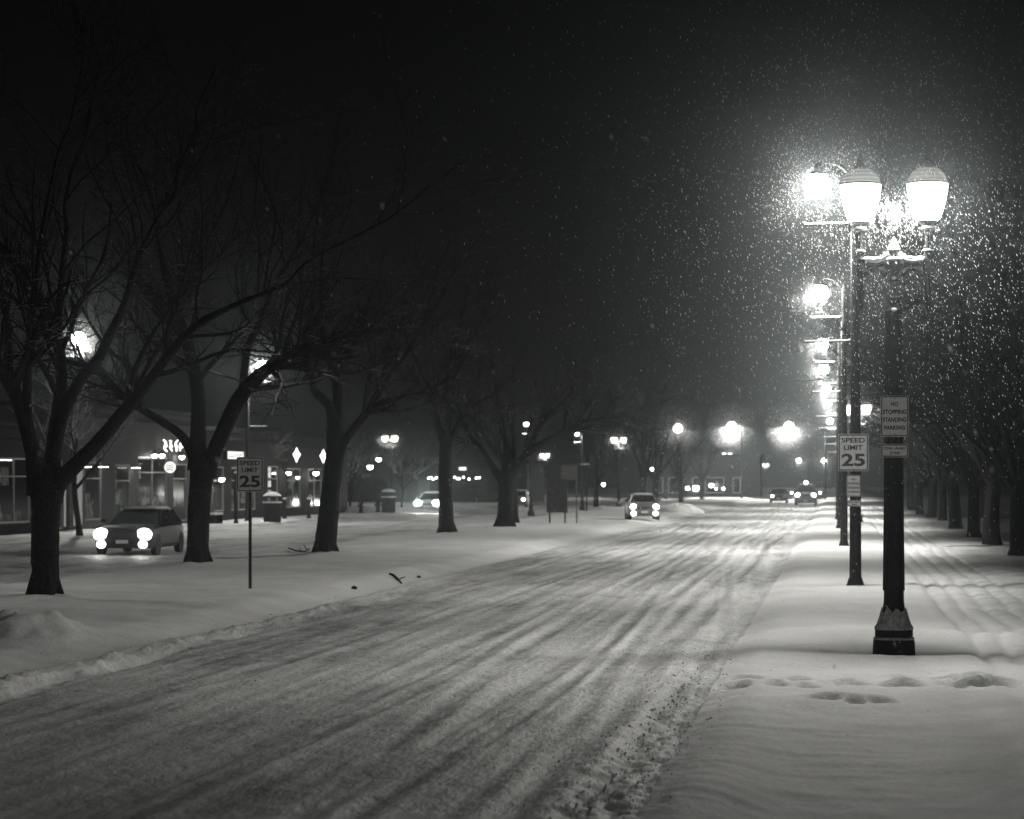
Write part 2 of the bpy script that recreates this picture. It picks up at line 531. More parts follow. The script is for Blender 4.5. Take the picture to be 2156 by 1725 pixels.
def height(x, y):
    x, y = np.broadcast_arrays(np.asarray(x, float), np.asarray(y, float))
    h = np.zeros(x.shape)
    wob = 0.18 * vn(0 * x, y * 0.22, 3) + 0.08 * vn(0 * x, y * 0.9, 4)
    kr, km, kn, kl = KERB_R + wob, KERB_M + 1.4 * wob, KERB_N - wob, KERB_L + wob
    h += 0.15 * sm(x, kr - 0.15, kr + 0.75)
    med = sm(x, kn - 0.5, kn + 0.4) * (1 - sm(x, km - 0.75, km + 0.35))
    h += 0.17 * med
    h += 0.15 * (1 - sm(x, kl - 0.5, kl + 0.4))
    onr = sm(x, km - 0.1, km + 0.6) * (1 - sm(x, kr - 0.5, kr + 0.1))
    onl = sm(x, kl, kl + 0.6) * (1 - sm(x, kn - 0.6, kn))
    on = onr + onl
    near = 1 - sm(y, 45, 140)
    # tyre tracks and plough scrapes drawn out along the road
    xw = x + 0.35 * vn(y * 0.045, 0 * x, 8) + 0.10 * vn(y * 0.16, 0 * x, 9)
    g = np.zeros(x.shape)
    for c, wd, dp in ((-2.3, .14, .03), (-2.75, .10, .02), (-3.7, .15, .035), (-4.15, .12, .02), (-5.2, .16, .035), (-5.65, .10, .018), (-6.6, .15, .035), (-7.1, .11, .02), (-8.1, .12, .025),
                      (-19.6, .16, .03), (-21.2, .16, .03), (-23.4, .16, .03), (-25, .16, .03)):
        g -= 0.6 * dp * bump_(xw, c, wd) * (0.45 + 1.1 * np.clip(vn(0 * x + c * 3.1, y * 0.11, 12) + 0.5, 0, 1))
        g += 0.2 * dp * bump_(xw, c + 2.0 * wd, wd * .7)
    g += 0.045 * vn(xw * 0.9, y * 0.07, 20) + 0.020 * vn(xw * 3.6, y * 0.2, 21) + 0.009 * vn(xw * 10, y * 0.5, 22) * near
    g += near * 0.018 * fbm(x * 4.5, y * 3.0, 24, 3)
    h += g * on
    # churned ridge pushed up along both kerbs
    lump = np.clip(fbm(x * 9.5, y * 7.0, 31, 3) + 0.10, -0.15, 1)
    band = bump_(x, kr - 0.15, 0.36) * (1 - sm(y, 24, 40)) * (0.5 + 0.9 * np.clip(vn(0 * x, y * 0.35, 33) + 0.5, 0, 1))
    h += 0.085 * lump * band
    h += 0.05 * bump_(x, kr - 0.5, 0.2) * near
    h += 0.07 * bump_(x, km + 0.62, 0.22) * near * (0.6 + 0.8 * vn(0 * x, y * 0.3, 35))
    h += 0.11 * np.clip(fbm(x * 6, y * 3.5, 36, 3) + 0.1, -0.1, 1) * bump_(x, km + 0.75, 0.3) * (1 - sm(y, 36, 60))
    h -= 0.09 * bump_(x, km + 0.95, 0.16) * (1 - sm(y, 40, 60)) * np.clip(0.9 + vn(0 * x, y * 0.4, 37) * 1.5, 0.1, 1.4)
    # wind-packed cover on the verge and median
    h += 0.10 * vn(x * 0.35, y * 0.22, 40) * (1 - on) + 0.035 * vn(x * 1.1, y * 0.9, 41) * (1 - on)
    h += (0.030 * fbm(x * 1.9, y * 1.3, 45, 3) + 0.010 * fbm(x * 6, y * 4, 46, 2) * near) * (1 - on)
    h += 0.020 * vn(x * 1.1, y * 7.0, 42) * (1 - on) * near * (1 - sm(x, 0.2, 1.5))
    d2 = ((x - MOUND.x) / 0.72) ** 2 + ((y - MOUND.y) / 1.1) ** 2
    h += 0.30 * np.exp(-d2 ** 1.6) * (1 + 1.1 * vn(x * 2.6, y * 1.9, 44) + 0.5 * vn(x * 7, y * 5, 47))
    for c, r in TREE_WELLS:
        d = np.hypot(x - c[0], y - c[1])
        h += 0.11 * np.exp(-(d / (r * 2.6)) ** 2)
    # verge round the near lamp: drift, scoured hollow, trodden crossing, then the ground falls towards the camera
    ver = sm(x, -1.2, -0.3)
    dl = np.hypot((x - LAMP1.x) / 1.0, (y - LAMP1.y) / 0.8)
    h -= 0.04 * np.exp(-(dl / 0.75) ** 2) - 0.015 * np.exp(-((dl - 1.3) / 0.5) ** 2)
    h += 0.10 * ver * bump_(y, LAMP1.y + 2.7, 0.7) - 0.05 * ver * bump_(y, LAMP1.y + 0.2, 0.6)
    h -= 0.30 * ver * (1 - sm(y, 12, 24.4)) + 0.04 * ver * (1 - sm(y, 23.6, 24.3))
    h -= 0.03 * sm(x, 1.6, 1.9) * (1 - sm(x, 3.6, 3.9))
    for c, wd in ((1.9, .07), (2.25, .06), (2.6, .08), (3.0, .06), (3.4, .07)):
        xs_ = x + 0.12 * vn(y * 0.09, 0 * x + c, 50)
        h -= 0.045 * bump_(xs_, c, wd) * sm(y, 27, 31)
    h += 0.008 * fbm(x * 3, y * 2, 53, 2) * sm(x, 1.5, 2) * (1 - sm(x, 3.6, 4.2)) * near
    for c, ln, a, dp in FOOT:
        if y.min() > c.y + 1 or y.max() < c.y - 1: continue
        u = (x - c.x) * math.cos(a) + (y - c.y) * math.sin(a)
        v = -(x - c.x) * math.sin(a) + (y - c.y) * math.cos(a)
        q = np.exp(-((u / ln) ** 2 + (v / 0.16) ** 2) ** 2)
        h += -2.0 * dp * q + 0.5 * dp * np.exp(-((u / (ln * 1.5)) ** 2 + ((v - .3) / 0.2) ** 2))
    return h - 0.15
def gz(x, y):
    return float(height(np.array([float(x)]), np.array([float(y)]))[0])

TREES = [(G(93, 1262), .26), (G(415, 1193), .28), (G(683, 1170), .33), (G(940, 1127), .33), (G(1062, 1113), .36)]
TREE_WELLS.extend(TREES)

ys = [-30.0, -20, -10, -4, 2, 7, 10.5, 12.5]
y = 13.5
while y < 640:
    ys.append(y)
    y += max(0.05, y * 0.0042)
ys.append(y)
YS = np.array(ys)
TRACKS = []
_t = random.Random(17)
for lane, cnt in ((-2.9, 4), (-4.2, 3), (-5.8, 4), (-7.4, 3), (-19.8, 3), (-22.0, 3), (-24.4, 3), (-26.5, 2)):
    for k in range(cnt):
        TRACKS.append((lane + _t.gauss(0, .55), _t.uniform(0, 99), _t.uniform(.07, .13), _t.uniform(.35, 1.0), _t.uniform(1.4, 1.6)))
def wear(x, y):
    """0.5 = plain packed snow, lower = dark wheel ruts, higher = bright snow thrown up beside them"""
    v = np.full(x.shape, 0.5)
    for c, ph, wd, st, gap in TRACKS:
        if c < x.min() - 3 or c > x.max() + 3: continue
        path = c + 2.4 * vn(y * 0.021 + ph, 0 * x, 60) + 0.5 * vn(y * 0.07 + ph, 0 * x, 61)
        on_ = np.clip(1.6 * (vn(y * 0.05, 0 * x + ph, 62) + 0.35), 0, 1) * st
        tread = 0.75 + 0.5 * vn(x * 9 + ph, y * 5.5, 63)
        for s_ in (-.5, .5):
            d = x - path - s_ * gap
            v -= 0.28 * on_ * tread * np.exp(-(d / wd) ** 4)
            v += 0.22 * on_ * (np.exp(-((d - 1.9 * wd) / (.7 * wd)) ** 2) + np.exp(-((d + 1.9 * wd) / (.7 * wd)) ** 2))
    return np.clip(v, 0, 1)
def strip(name, x0, x1, dx, m):
    xs = np.linspace(x0, x1, max(2, int(round((x1 - x0) / dx)) + 1))
    X, Y = np.meshgrid(xs, YS)
    Z = height(X, Y)
    wv = None
    if name.startswith("road"):
        wv = wear(X, Y)
        Z = Z + 0.055 * (wv - 0.5) * sm(X, x0, x0 + .5) * (1 - sm(X, x1 - .5, x1))
    nx, ny = len(xs), len(YS)
    co = np.stack([X, Y, Z], -1).reshape(-1, 3)
    i = (np.arange(ny - 1)[:, None] * nx + np.arange(nx - 1)[None, :]).reshape(-1)
    fc = np.stack([i, i + 1, i + nx + 1, i + nx], -1).astype(np.int32)
    me = bpy.data.meshes.new(name)
    me.vertices.add(len(co)); me.vertices.foreach_set("co", co.astype(np.float32).ravel())
    me.loops.add(fc.size); me.loops.foreach_set("vertex_index", fc.ravel())
    me.polygons.add(len(fc)); me.polygons.foreach_set("loop_start", np.arange(len(fc), dtype=np.int32) * 4)
    me.update(calc_edges=True)
    me.polygons.foreach_set("use_smooth", [True] * len(fc))
    me.materials.append(m)
    if wv is not None:
        at = me.attributes.new("wear", 'FLOAT', 'POINT')
        at.data.foreach_set("value", wv.astype(np.float32).ravel())
    o = bpy.data.objects.new(name, me)
    COL.objects.link(o)
    return tag(o, kind="structure")
strip("ground_left", -130, FACE_L, 12, M["snow_ground"])
strip("pavement_left", FACE_L, KERB_L - .3, 0.25, M["snow_ground"])
strip("road_left", KERB_L - .3, KERB_N, 0.14, M["road"])
strip("median", KERB_N, KERB_M + .5, 0.07, M["snow_ground"])
strip("road_right", KERB_M + .5, KERB_R + .2, 0.035, M["road"])
strip("verge_right", KERB_R + .2, 1.6, 0.035, M["snow_ground"])
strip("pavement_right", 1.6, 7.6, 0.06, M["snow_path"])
strip("ground_right", 7.6, 90, 6, M["snow_shaded"])

# ------------------------------------------------------------------ ornate twin lamp
def arc(p0, p1, p2, n=8):
    p0, p1, p2 = Vector(p0), Vector(p1), Vector(p2)
    return [p0 * (1 - t) ** 2 + p1 * 2 * t * (1 - t) + p2 * t * t for t in [i / n for i in range(n + 1)]]
def make_twin(power):
    root = thing("street_lamp", (0, 0, 0), "x", "street lamp")
    b = MB()
    b.lathe([(.275, -.3), (.275, .0), (.268, .15), (.255, .175), (.225, .185), (.225, .205), (.245, .225), (.245, .30), (.235, .325), (.205, .33)], 16, ph=PI / 16).build("base", M["iron"], root)
    s = MB()
    prof = [(.205, .33), (.19, .40), (.165, .48), (.142, .56), (.130, .66), (.126, .8), (.092, 4.3), (.112, 4.33), (.112, 4.40), (.085, 4.43), (.07, 4.48), (.10, 4.56), (.06, 4.64),
            (.05, 4.74), (.082, 4.77), (.082, 4.81), (.06, 4.84), (.10, 4.92), (.135, 4.98), (.135, 5.03), (.10, 5.08)]
    s.lathe(prof, 16)
    for k in range(8):
        a = 2 * PI * k / 8
        s.tube([(.122 * math.cos(a), .122 * math.sin(a), .8), (.09 * math.cos(a), .09 * math.sin(a), 4.28)], [.02, .014], 5)
    s.build("shaft", M["iron"], root)
    f = MB().lathe([(.06, 5.08), (.045, 5.12), (.075, 5.16), (.072, 5.20), (.05, 5.25), (.02, 5.30), (.004, 5.33)], 14).build("finial", M["iron"], root)
    MB().lathe([(.078, 5.185), (.074, 5.205), (.052, 5.262), (.022, 5.312), (.004, 5.35)], 14).build("snow", M["snow"], f)
    a = MB()
    for sx in (-1, 1):
        a.tube(arc((sx * .08, 0, 5.08), (sx * .18, 0, 4.97), (sx * .27, 0, 5.0)) + arc((sx * .29, 0, 5.0), (sx * .36, 0, 5.03), (sx * .425, 0, 4.99), 4), .05, 8)
        a.tube(arc((sx * .10, 0, 4.84), (sx * .20, 0, 5.00), (sx * .33, 0, 4.90)) + arc((sx * .35, 0, 4.89), (sx * .41, 0, 4.85), (sx * .47, 0, 4.88), 4), .03, 7)
        a.lathe([(.03, 4.86), (.06, 4.90), (.062, 4.98), (.04, 5.03), (.055, 5.06), (.03, 5.09), (.028, 5.11), (.07, 5.15), (.07, 5.165), (.03, 5.19), (.024, 5.40), (.085, 5.43), (.085, 5.45), (.06, 5.48), (.10, 5.52), (.13, 5.55)], 12, c=(sx * .425, 0, 0))
        a.lathe([(.01, 4.40), (.045, 4.46), (.03, 4.56), (.05, 4.64), (.03, 4.78), (.035, 4.87)], 10, c=(sx * .425, 0, 0))
    arm = a.build("cross_arm", M["iron"], root)
    sn = MB()
    for sx in (-1, 1):
        sn.tube([Vector(p) + Vector((0, 0, .034)) for p in arc((sx * .05, 0, 5.09), (sx * .18, 0, 4.98), (sx * .27, 0, 5.01)) + arc((sx * .29, 0, 5.01), (sx * .34, 0, 5.03), (sx * .37, 0, 5.01), 3)], .052, 7)
        sn.tube([Vector(p) + Vector((0, 0, .018)) for p in arc((sx * .12, 0, 4.87), (sx * .20, 0, 5.00), (sx * .33, 0, 4.90)) + arc((sx * .35, 0, 4.89), (sx * .41, 0, 4.86), (sx * .47, 0, 4.88), 4)], .030, 5)
        sn.lathe([(.066, 5.166), (.066, 5.176), (.03, 5.195)], 12, c=(sx * .425, 0, 0))
        sn.lathe([(.083, 5.451), (.082, 5.468), (.062, 5.482)], 12, c=(sx * .425, 0, 0))
        sn.blob((sx * .2, -.02, 5.07), (.07, .03, .03))
    sn.blob((0, -.1, 5.06), (.10, .05, .025)); sn.blob((0, -.085, 4.815), (.03, .03, .022)); sn.blob((0, -.10, 4.405), (.036, .03, .026))
    sn.build("snow", M["snow"], arm)
    bs = MB()
    bs.lathe([(.262, .172), (.262, .195), (.23, .215)], 18)
    rr = random.Random(3)
    ring = []
    n = 26
    for j, (r, z) in enumerate(((.243, .30), (.245, .325), (.215, .37), (.186, .45), (.152, .55))):
        ring.append([((r + .006) * math.cos(2 * PI * k / n), (r + .006) * math.sin(2 * PI * k / n), z + (0 if j < 4 else .045 * math.sin(k * 1.9) + rr.uniform(-.03, .03))) for k in range(n)])
    bs.loft(ring, caps=False)
    bs.build("snow", M["snow_old"], bpy.data.objects[[c.name for c in kids(root) if c.name.startswith("base")][0]])
    for sx in (-1, 1):
        g = MB()
        g.lathe([(.13, 5.545), (.165, 5.58), (.205, 5.70), (.24, 5.84), (.258, 5.96), (.262, 6.03)], 22, c=(sx * .425, 0, 0), caps=False).build("globe", M["globe"], root)
        gl = [c for c in kids(root) if c.name.startswith("globe")][-1]
        d = MB()
        d.lathe([(.262, 6.032), (.25, 6.08), (.215, 6.15), (.16, 6.205), (.10, 6.23)], 22, c=(sx * .425, 0, 0), caps=False)
        d.build("dome", M["dome"], gl)
        k = MB()
        k.lathe([(.272, 6.02), (.272, 6.042)], 22, c=(sx * .425, 0, 0), caps=False)
        k.lathe([(.12, 6.22), (.11, 6.25), (.05, 6.28), (.03, 6.32), (.045, 6.35), (.03, 6.38), (.006, 6.45)], 12, c=(sx * .425, 0, 0))
        k.build("cap", M["iron"], gl)
        light("lamp_light", 'SPOT', (sx * .425, 0, 5.90), power, root, .12, cone=177, blend=.12)
    return root

TWIN_W, TALL_W = 600.0, 2600.0
twin = make_twin(TWIN_W)
def place_twin(first, p, label, group="ornate twin-globe street lamps", rz=0.0):
    p = Vector((p.x, p.y, gz(p.x, p.y) - 0.03))
    if first:
        twin.location = p; twin["label"] = label; twin["group"] = group; twin.rotation_euler = (0, 0, rz)
        return twin
    return dup(twin, p, rz, label, group)
p1 = place_twin(True, LAMP1, "ornate black twin-globe lamp nearest the camera, carrying the no stopping sign")
m0 = place_twin(False, S(-300, 106), "ornate twin-globe lamp in the median just outside the frame")
def own_power(root, wt):
    d = None
    for c in kids(root):
        if c.type == 'LIGHT':
            if d is None:
                d = c.data.copy(); d.energy = wt
            c.data = d
own_power(m0, 170)
place_twin(False, S(1303, 24.2), "ornate lamp with both globes clear behind the small hatchback")
place_twin(False, S(821, 24.0), "ornate twin lamp between the third and fourth median trees")
place_twin(False, S(1147, 14.2), "small distant twin lamp right of the fifth median tree")
place_twin(False, S(1531, 14.6), "distant twin lamp below the large glowing mast light")
place_twin(False, S(1612, 8.6), "tiny twin lamp far up the street left of the truck")
place_twin(False, S(1806, 41), "ornate lamp half hidden behind the near tall pole")
near = place_twin(False, cam2world(3.0, -9.0), "ornate twin-globe lamp behind the camera, outside the frame")
own_power(near, 1300)
own_power(p1, 1000)
p1.location.z += 0.065

# ------------------------------------------------------------------ tall pole lamp with banner arms (arms reach to local -x)
def make_tall(power):
    root = thing("tall_street_lamp", (0, 0, 0), "x", "street lamp")
    p = MB().lathe([(.19, -.3), (.19, .02), (.165, .08), (.15, .14), (.125, .2), (.118, 1.5), (.075, 8.5), (.08, 8.52), (.05, 8.6), (.01, 8.7)], 10)
    po = p.build("pole", M["pole"], root)
    MB().tube([(-.085, .01, 3.6), (-.082, .012, 5.0), (-.08, .012, 7.4)], [.006, .011, .012], 5).build("snow", M["snow"], po)
    a = MB().tube(arc((0, 0, 8.35), (-.25, 0, 8.95), (-.78, 0, 8.82), 8), .028, 7)
    a.lathe([(.05, 8.84), (.07, 8.78), (.10, 8.70), (.20, 8.61), (.205, 8.59), (.08, 8.62)], 16, c=(-.78, 0, 0), caps=False)
    a.build("lamp_arm", M["pole"], root)
    MB().lathe([(.10, 8.60), (.19, 8.56), (.25, 8.48), (.28, 8.36), (.25, 8.24), (.17, 8.14), (.02, 8.09)], 18, c=(-.78, 0, 0), caps=False).build("lens", M["globe_tall"], root)
    for z in (7.55, 5.1):
        b = MB().tube([(-.05, 0, z + .06), (-.14, 0, z + .01), (-1.05, 0, z)], .016, 7).build("banner_arm", M["pole"], root)
        MB().tube([(-.10, 0, z + .055), (-.16, 0, z + .03), (-.55, 0, z + .026), (-1.05, 0, z + .022)], [.022, .02, .019, .015], 6).build("snow", M["snow"], b)
    light("lamp_light", 'SPOT', (-.78, 0, 8.42), power, root, .12, cone=154, blend=.5, rot=(0, R(24), 0))
    return root
tall = make_tall(TALL_W)
tall_pts = [(S(1801, 101), 0, "tall lamp pole carrying the speed limit sign, nearest of its row"),
            (S(1777, 64), 0, "tall lamp pole directly behind the one with the speed limit sign"),
            (S(1768, 46.5), 0, "third tall lamp pole of the right kerb row"),
            (S(1764, 38), 0, "fourth tall lamp pole of the right kerb row"),
            (S(1764, 31), 0, "fifth tall lamp pole of the right kerb row, mostly hidden"),
            (S(1763, 26), 0, "sixth tall lamp pole of the right kerb row, mostly hidden"),
            (S(1763, 20), 0, "farthest tall lamp pole of the right kerb row"),
            (S(129, 48.4), PI, "tall lamp glowing behind the leftmost median tree"),
            (S(521, 39.2), PI, "tall lamp shining past the second tree's leaning limb")]
for i, (p, rz, lab) in enumerate(tall_pts):
    loc = Vector((p.x, p.y, gz(p.x, p.y) - .03))
    if i == 0:
        tall.location = loc; tall.rotation_euler = (0, 0, rz); tall["label"] = lab; tall["group"] = "tall pole lamps with banner arms"
    else:
        own_power(dup(tall, loc, rz, lab, "tall pole lamps with banner arms"), 7500 if rz == 0 else 2200)

# mast lights over the far crossing
def mast(px, py, s, reach, label, pw=15000):
    top = CAMH - (py - HY) / s
    p = S(px, s)
    root = thing("mast_light", (p.x + reach, p.y, 0), label, "street lamp", "mast lights over the far crossing")
    MB().tube([(0, 0, -.2), (0, 0, 1), (0, 0, top + .35)], [.14, .12, .08], 10).build("pole", M["pole"], root)
    MB().tube(arc((0, 0, top + .1), (-reach * .3, 0, top + .55), (-reach, 0, top + .28), 8), .05, 8).build("mast_arm", M["pole"], root)
    h = MB().blob((-reach, 0, top + .2), (.45, .22, .13)).build("lamp_head", M["pole"], root)
    MB().blob((-reach, 0, top), (.52, .52, .5), 18, 12).build("lens", M["globe_mast"], h)
    light("lamp_light", 'SPOT', (-reach, 0, top), pw, root, .2, cone=178, blend=.1)
M["globe_mast"] = emit("lit_mast_lens", 60.0, through=0.7)
mast(1661, 898, 18, 4.2, "bright mast light reaching over the right-hand roadway far ahead")
mast(1540, 898, 18, 1.2, "bright mast light above the median, second from the right of three")
mast(1427, 902, 17.6, -1.4, "bright mast light left of the other two over the crossing", 1200)
mast(1682, 970, 9.0, 2.0, "small far mast light, left of a pair above the truck", 1500)
mast(1735, 970, 9.0, 1.5, "small far mast light, right of a pair above the truck", 1500)

def post_lamp(px, s, lx, ly, label):
    p = S(px, s)
    z = CAMH - (ly - HY) / s
    dx = (lx - px) / s
    o = thing("post_lamp", (p.x, p.y, gz(p.x, p.y)), label, "street lamp", "single post lamps in the median")
    MB().lathe([(.22, -.2), (.22, .25), (.15, .35), (.10, .8), (.075, z + .2), (.02, z + .3)], 10).build("pole", M["pole"], o)
    MB().tube(arc((0, 0, z), (dx * .4, 0, z + .4), (dx, 0, z + .22), 6), .03, 6).build("lamp_arm", M["pole"], o)
    h = MB().lathe([(.20, .12), (.15, .22), (.04, .28)], 14, c=(dx, 0, z)).build("lamp_cap", M["pole"], o)
    MB().blob((dx, 0, z), (.19, .19, .15), 14, 8).build("lens", M["globe"], h)
    MB().tube([(dx - .25, 0, z - .62), (dx + .25, 0, z - .60)], .03, 6).build("snow", M["snow"], o)
    light("lamp_light", 'SPOT', (dx, 0, z), 500, o, .1, cone=170, blend=.4)
post_lamp(1118, 33, 1108, 889, "single lamp on a pedestal post beside the fifth median tree")
post_lamp(1226, 27.5, 1215, 910, "single small lamp above the dark notice board")

# ------------------------------------------------------------------ signs
def sign_panel(name, w_, h_, rows, loc, label, group=None, border=True, rad=.03, holes=True, post=None, mat_face="sign", cat="road sign"):
    """front faces -y; loc is the panel centre"""
    base = Vector(loc)
    root = thing(name, (base.x, base.y, base.z - h_ / 2) if post is None else (base.x, base.y, post[0]), label, cat, group)
    cz = base.z - root.location.z
    MB().plate(rrect(w_, h_, rad, 0, cz), -.002, .002).build("panel", M[mat_face], root, smooth=False)
    if border:
        m_ = w_ * .035
        MB().ring(rrect(w_ - m_, h_ - m_, rad * .85, 0, cz), rrect(w_ - m_ * 3.2, h_ - m_ * 3.2, rad * .6, 0, cz), -.004, -.0021).build("border", M["ink"], root, smooth=False)
    if rows:
        t = MB()
        for body, size, dz, wd, bold in rows:
            text_into(t, body, size, 0, cz + dz, -.0022, wd, bold)
        t.build("lettering", M["ink"], root, smooth=False)
    if holes:
        for dz in (h_ * .43, -h_ * .43):
            MB().blob((0, -.006, cz + dz), (.009, .006, .009), 8, 6).build("bolt", M["steel"], root)
    if post:
        MB().box((0, .035, (cz + h_ * .45 - .3) / 2), (.055, .05, cz + h_ * .45 + .3)).build("post", M["steel_dark"], root, smooth=False)
    return root
M["steel_dark"] = mat("dark_steel_post", 0.02, 0.6, noise=(12, 0.7, 1.3))
SPEED = lambda w_, h_: [("SPEED", h_ * .135, h_ * .33, w_ * .78, .028), ("LIMIT", h_ * .135, h_ * .13, w_ * .62, .028), ("25", h_ * .34, -h_ * .20, w_ * .78, .03)]
NOSTOP = lambda w_, h_: [("NO", h_ * .105, h_ * .30, w_ * .25, .03), ("STOPPING", h_ * .11, h_ * .105, w_ * .84, .03), ("STANDING", h_ * .11, -h_ * .085, w_ * .84, .03), ("PARKING", h_ * .10, -h_ * .28, w_ * .74, .03)]
TOW = lambda w_, h_: [("TOW - AWAY", h_ * .21, h_ * .16, w_ * .78, .028), ("ZONE", h_ * .21, -h_ * .18, w_ * .36, .028)]
Z1 = F / 164.0
def on_pole(px, py, Zc, back=0.0):
    p = P3(px, py, Zc)
    p.y -= back
    return p
sign_panel("parking_sign", 58 / 164, 86 / 164, NOSTOP(58 / 164, 86 / 164), on_pole(1883, 877, Z1, .14), "white no stopping standing parking sign on the near ornate lamp", "no stopping signs")
sign_panel("towing_sign", 57 / 164, 28 / 164, TOW(57 / 164, 28 / 164), on_pole(1883, 949, Z1, .145), "small white tow-away zone plate on the near ornate lamp", "tow-away plates", rad=.025)
Z2 = F / 101.0
sign_panel("speed_sign", 63 / 101, 78 / 101, SPEED(63 / 101, 78 / 101), on_pole(1796.5, 953, Z2, .17), "bright speed limit 25 sign fixed on the tall kerb pole", "speed limit 25 signs", rad=.035)
sign_panel("parking_sign", 29 / 101, 45 / 101, NOSTOP(29 / 101, 45 / 101), on_pole(1797, 1023, Z2, .18), "white no stopping standing parking sign under the pole's speed limit sign", "no stopping signs")
sign_panel("towing_sign", 29 / 101, 14 / 101, TOW(29 / 101, 14 / 101), on_pole(1798.5, 1059.5, Z2, .18), "small tow-away zone plate lowest on the tall kerb pole", "tow-away plates", rad=.02)
gs = G(526, 1243)
ZS = F / ((1243 - HY) / CAMH)
pz = P3(526, 999, ZS)
sS = F / ZS
M["sign_shaded"] = mat("shaded_sign_sheeting", (0.42, 0.42, 0.42), 0.5, noise=(14, 0.85, 1.1))  # backlit face: its shade is put into the sheeting colour
sign_panel("speed_sign", 57 / sS, 73 / sS, SPEED(57 / sS, 73 / sS), pz, "dark speed limit 25 sign on its own thin post in the median", "speed limit 25 signs", rad=.035, post=(gz(gs.x, gs.y) - .05,), mat_face="sign_shaded")

# dark notice board and the faint sign beside it
p = S(1178, 42)
zb = gz(p.x, p.y)
nb = thing("notice_board", (p.x, p.y, zb), "large blank dark board on short posts in the median", "sign board")
MB().box((-.12, 0, (1101 - 1056) / 42 + .3), (44 / 42, .09, 70 / 42)).build("board", M["darkboard"] if "darkboard" in M else M["sign_back"], nb, smooth=False)
for dx in (-.5, .27):
    MB().box((dx, .08, .5), (.08, .06, 1.3)).build("leg", M["steel_dark"], nb, smooth=False)
p = S(1214, 42)
ws = thing("guide_sign", (p.x, p.y, gz(p.x, p.y)), "faint grey panel sign on a thin post beside the notice board", "road sign")
MB().tube([(0, 0, -.2), (0, 0, 3.0)], .035, 8).build("post", M["steel_dark"], ws)
MB().plate(rrect(.86, .78, .04, -.38, 2.55), -.06, -.05).build("panel", M["steel_dim"] if "steel_dim" in M else M["steel"], ws, smooth=False)
MB().ring(rrect(.80, .72, .04, -.38, 2.55), rrect(.74, .66, .03, -.38, 2.55), -.065, -.061).build("border", M["ink"], ws, smooth=False)
p = S(1235, 28)
pp = thing("signal_post", (p.x, p.y, gz(p.x, p.y)), "thin post with a snow-capped head right of the notice board", "signal post")
MB().tube([(0, 0, -.2), (0, 0, 3.5)], .06, 8).build("post", M["pole"], pp)
MB().box((-.1, 0, 3.3), (.7, .25, .35)).build("signal_head", M["pole"], pp, smooth=False)
MB().blob((-.12, 0, 3.5), (.42, .16, .09)).build("snow", M["snow"], pp)

# ------------------------------------------------------------------ trees
def wander(rng, p0, d, length, r0, r1, n, wob, up=0.0):
    pts, rad = [Vector(p0)], [r0]
    d = Vector(d).normalized()
    for i in range(n):
        d = (d + Vector((rng.gauss(0, wob), rng.gauss(0, wob), rng.gauss(0, wob) + up))).normalized()
        pts.append(pts[-1] + d * (length / n))
        rad.append(r0 + (r1 - r0) * (i + 1) / n)
    return pts, rad
def sprout(mb, rng, pts, rad, level, maxlevel, dens, lmul, spread=0.9, up=0.03, start=.25):
    L = sum((pts[i + 1] - pts[i]).length for i in range(len(pts) - 1))
    k = max(2, int(dens[level] * L))
    for _ in range(k):
        t = start + (1 - start) * rng.random() ** 0.8
        f = t * (len(pts) - 1)
        i = min(int(f), len(pts) - 2)
        p = pts[i].lerp(pts[i + 1], f - i)
        d = (pts[i + 1] - pts[i]).normalized()
        o = Vector((rng.gauss(0, 1), rng.gauss(0, 1), rng.gauss(0, .8)))
        o = (o - d * o.dot(d)).normalized()
        nd = d * rng.uniform(.5, 1.0) + o * rng.uniform(.5, 1.0) * spread + Vector((0, 0, .15))
        r = (rad[i] + (rad[i + 1] - rad[i]) * (f - i)) * rng.uniform(.38, .6)
        r = max(r, .0035)
        ln = L * lmul * rng.uniform(.55, 1.1) * (1.1 - .5 * t)
        if level == 0: ln = min(ln, 3.4)
        n = (6, 5, 4, 3)[min(level, 3)]
        q, rd = wander(rng, p, nd, ln, r, max(.003, r * .3), n, (.16, .2, .22, .24)[min(level, 3)], up if level < 2 else -.01)
        mb.tube(q, rd, (6, 4, 3, 3)[min(level, 3)], caps=False)
        if level + 1 < maxlevel:
            sprout(mb, rng, q, rd, level + 1, maxlevel, dens, lmul, spread, up, .15)
def limb_to_world(base, Zc, pts, dz):
    """(px, py, r) limb points at the tree's distance, drifting dz metres in depth towards the tip"""
    out, rad = [], []
    n = len(pts)
    for i, (px, py, r) in enumerate(pts):
        q = P3(px, py, Zc + dz * (i / max(1, n - 1)) ** 1.3)
        out.append(q - base)
        rad.append(r)
    return out, rad
def smooth_path(pts, rad, sub=4):
    P, Q = [], []
    for i in range(len(pts) - 1):
        a, b, c, d = pts[max(0, i - 1)], pts[i], pts[i + 1], pts[min(len(pts) - 1, i + 2)]
        for k in range(sub):
            t = k / sub
            P.append(0.5 * ((2 * b) + (c - a) * t + (2 * a - 5 * b + 4 * c - d) * t * t + (3 * b - a - 3 * c + d) * t ** 3))
            Q.append(rad[i] + (rad[i + 1] - rad[i]) * t)
    P.append(pts[-1]); Q.append(rad[-1])
    return P, Q
def rough_tube(mb, rng, pts, rad, n=12, amp=.10):
    b = len(mb.v)
    mb.tube(pts, rad, n)
    for i in range(b, len(mb.v)):
        j = (i - b) // n
        c = Vector(pts[min(j, len(pts) - 1)])
        v = Vector(mb.v[i])
        k = 1 + amp * math.sin(3.1 * (i % n) + j * .35) * .4 + rng.uniform(-amp, amp) * .5
        mb.v[i] = tuple(c + (v - c) * k)
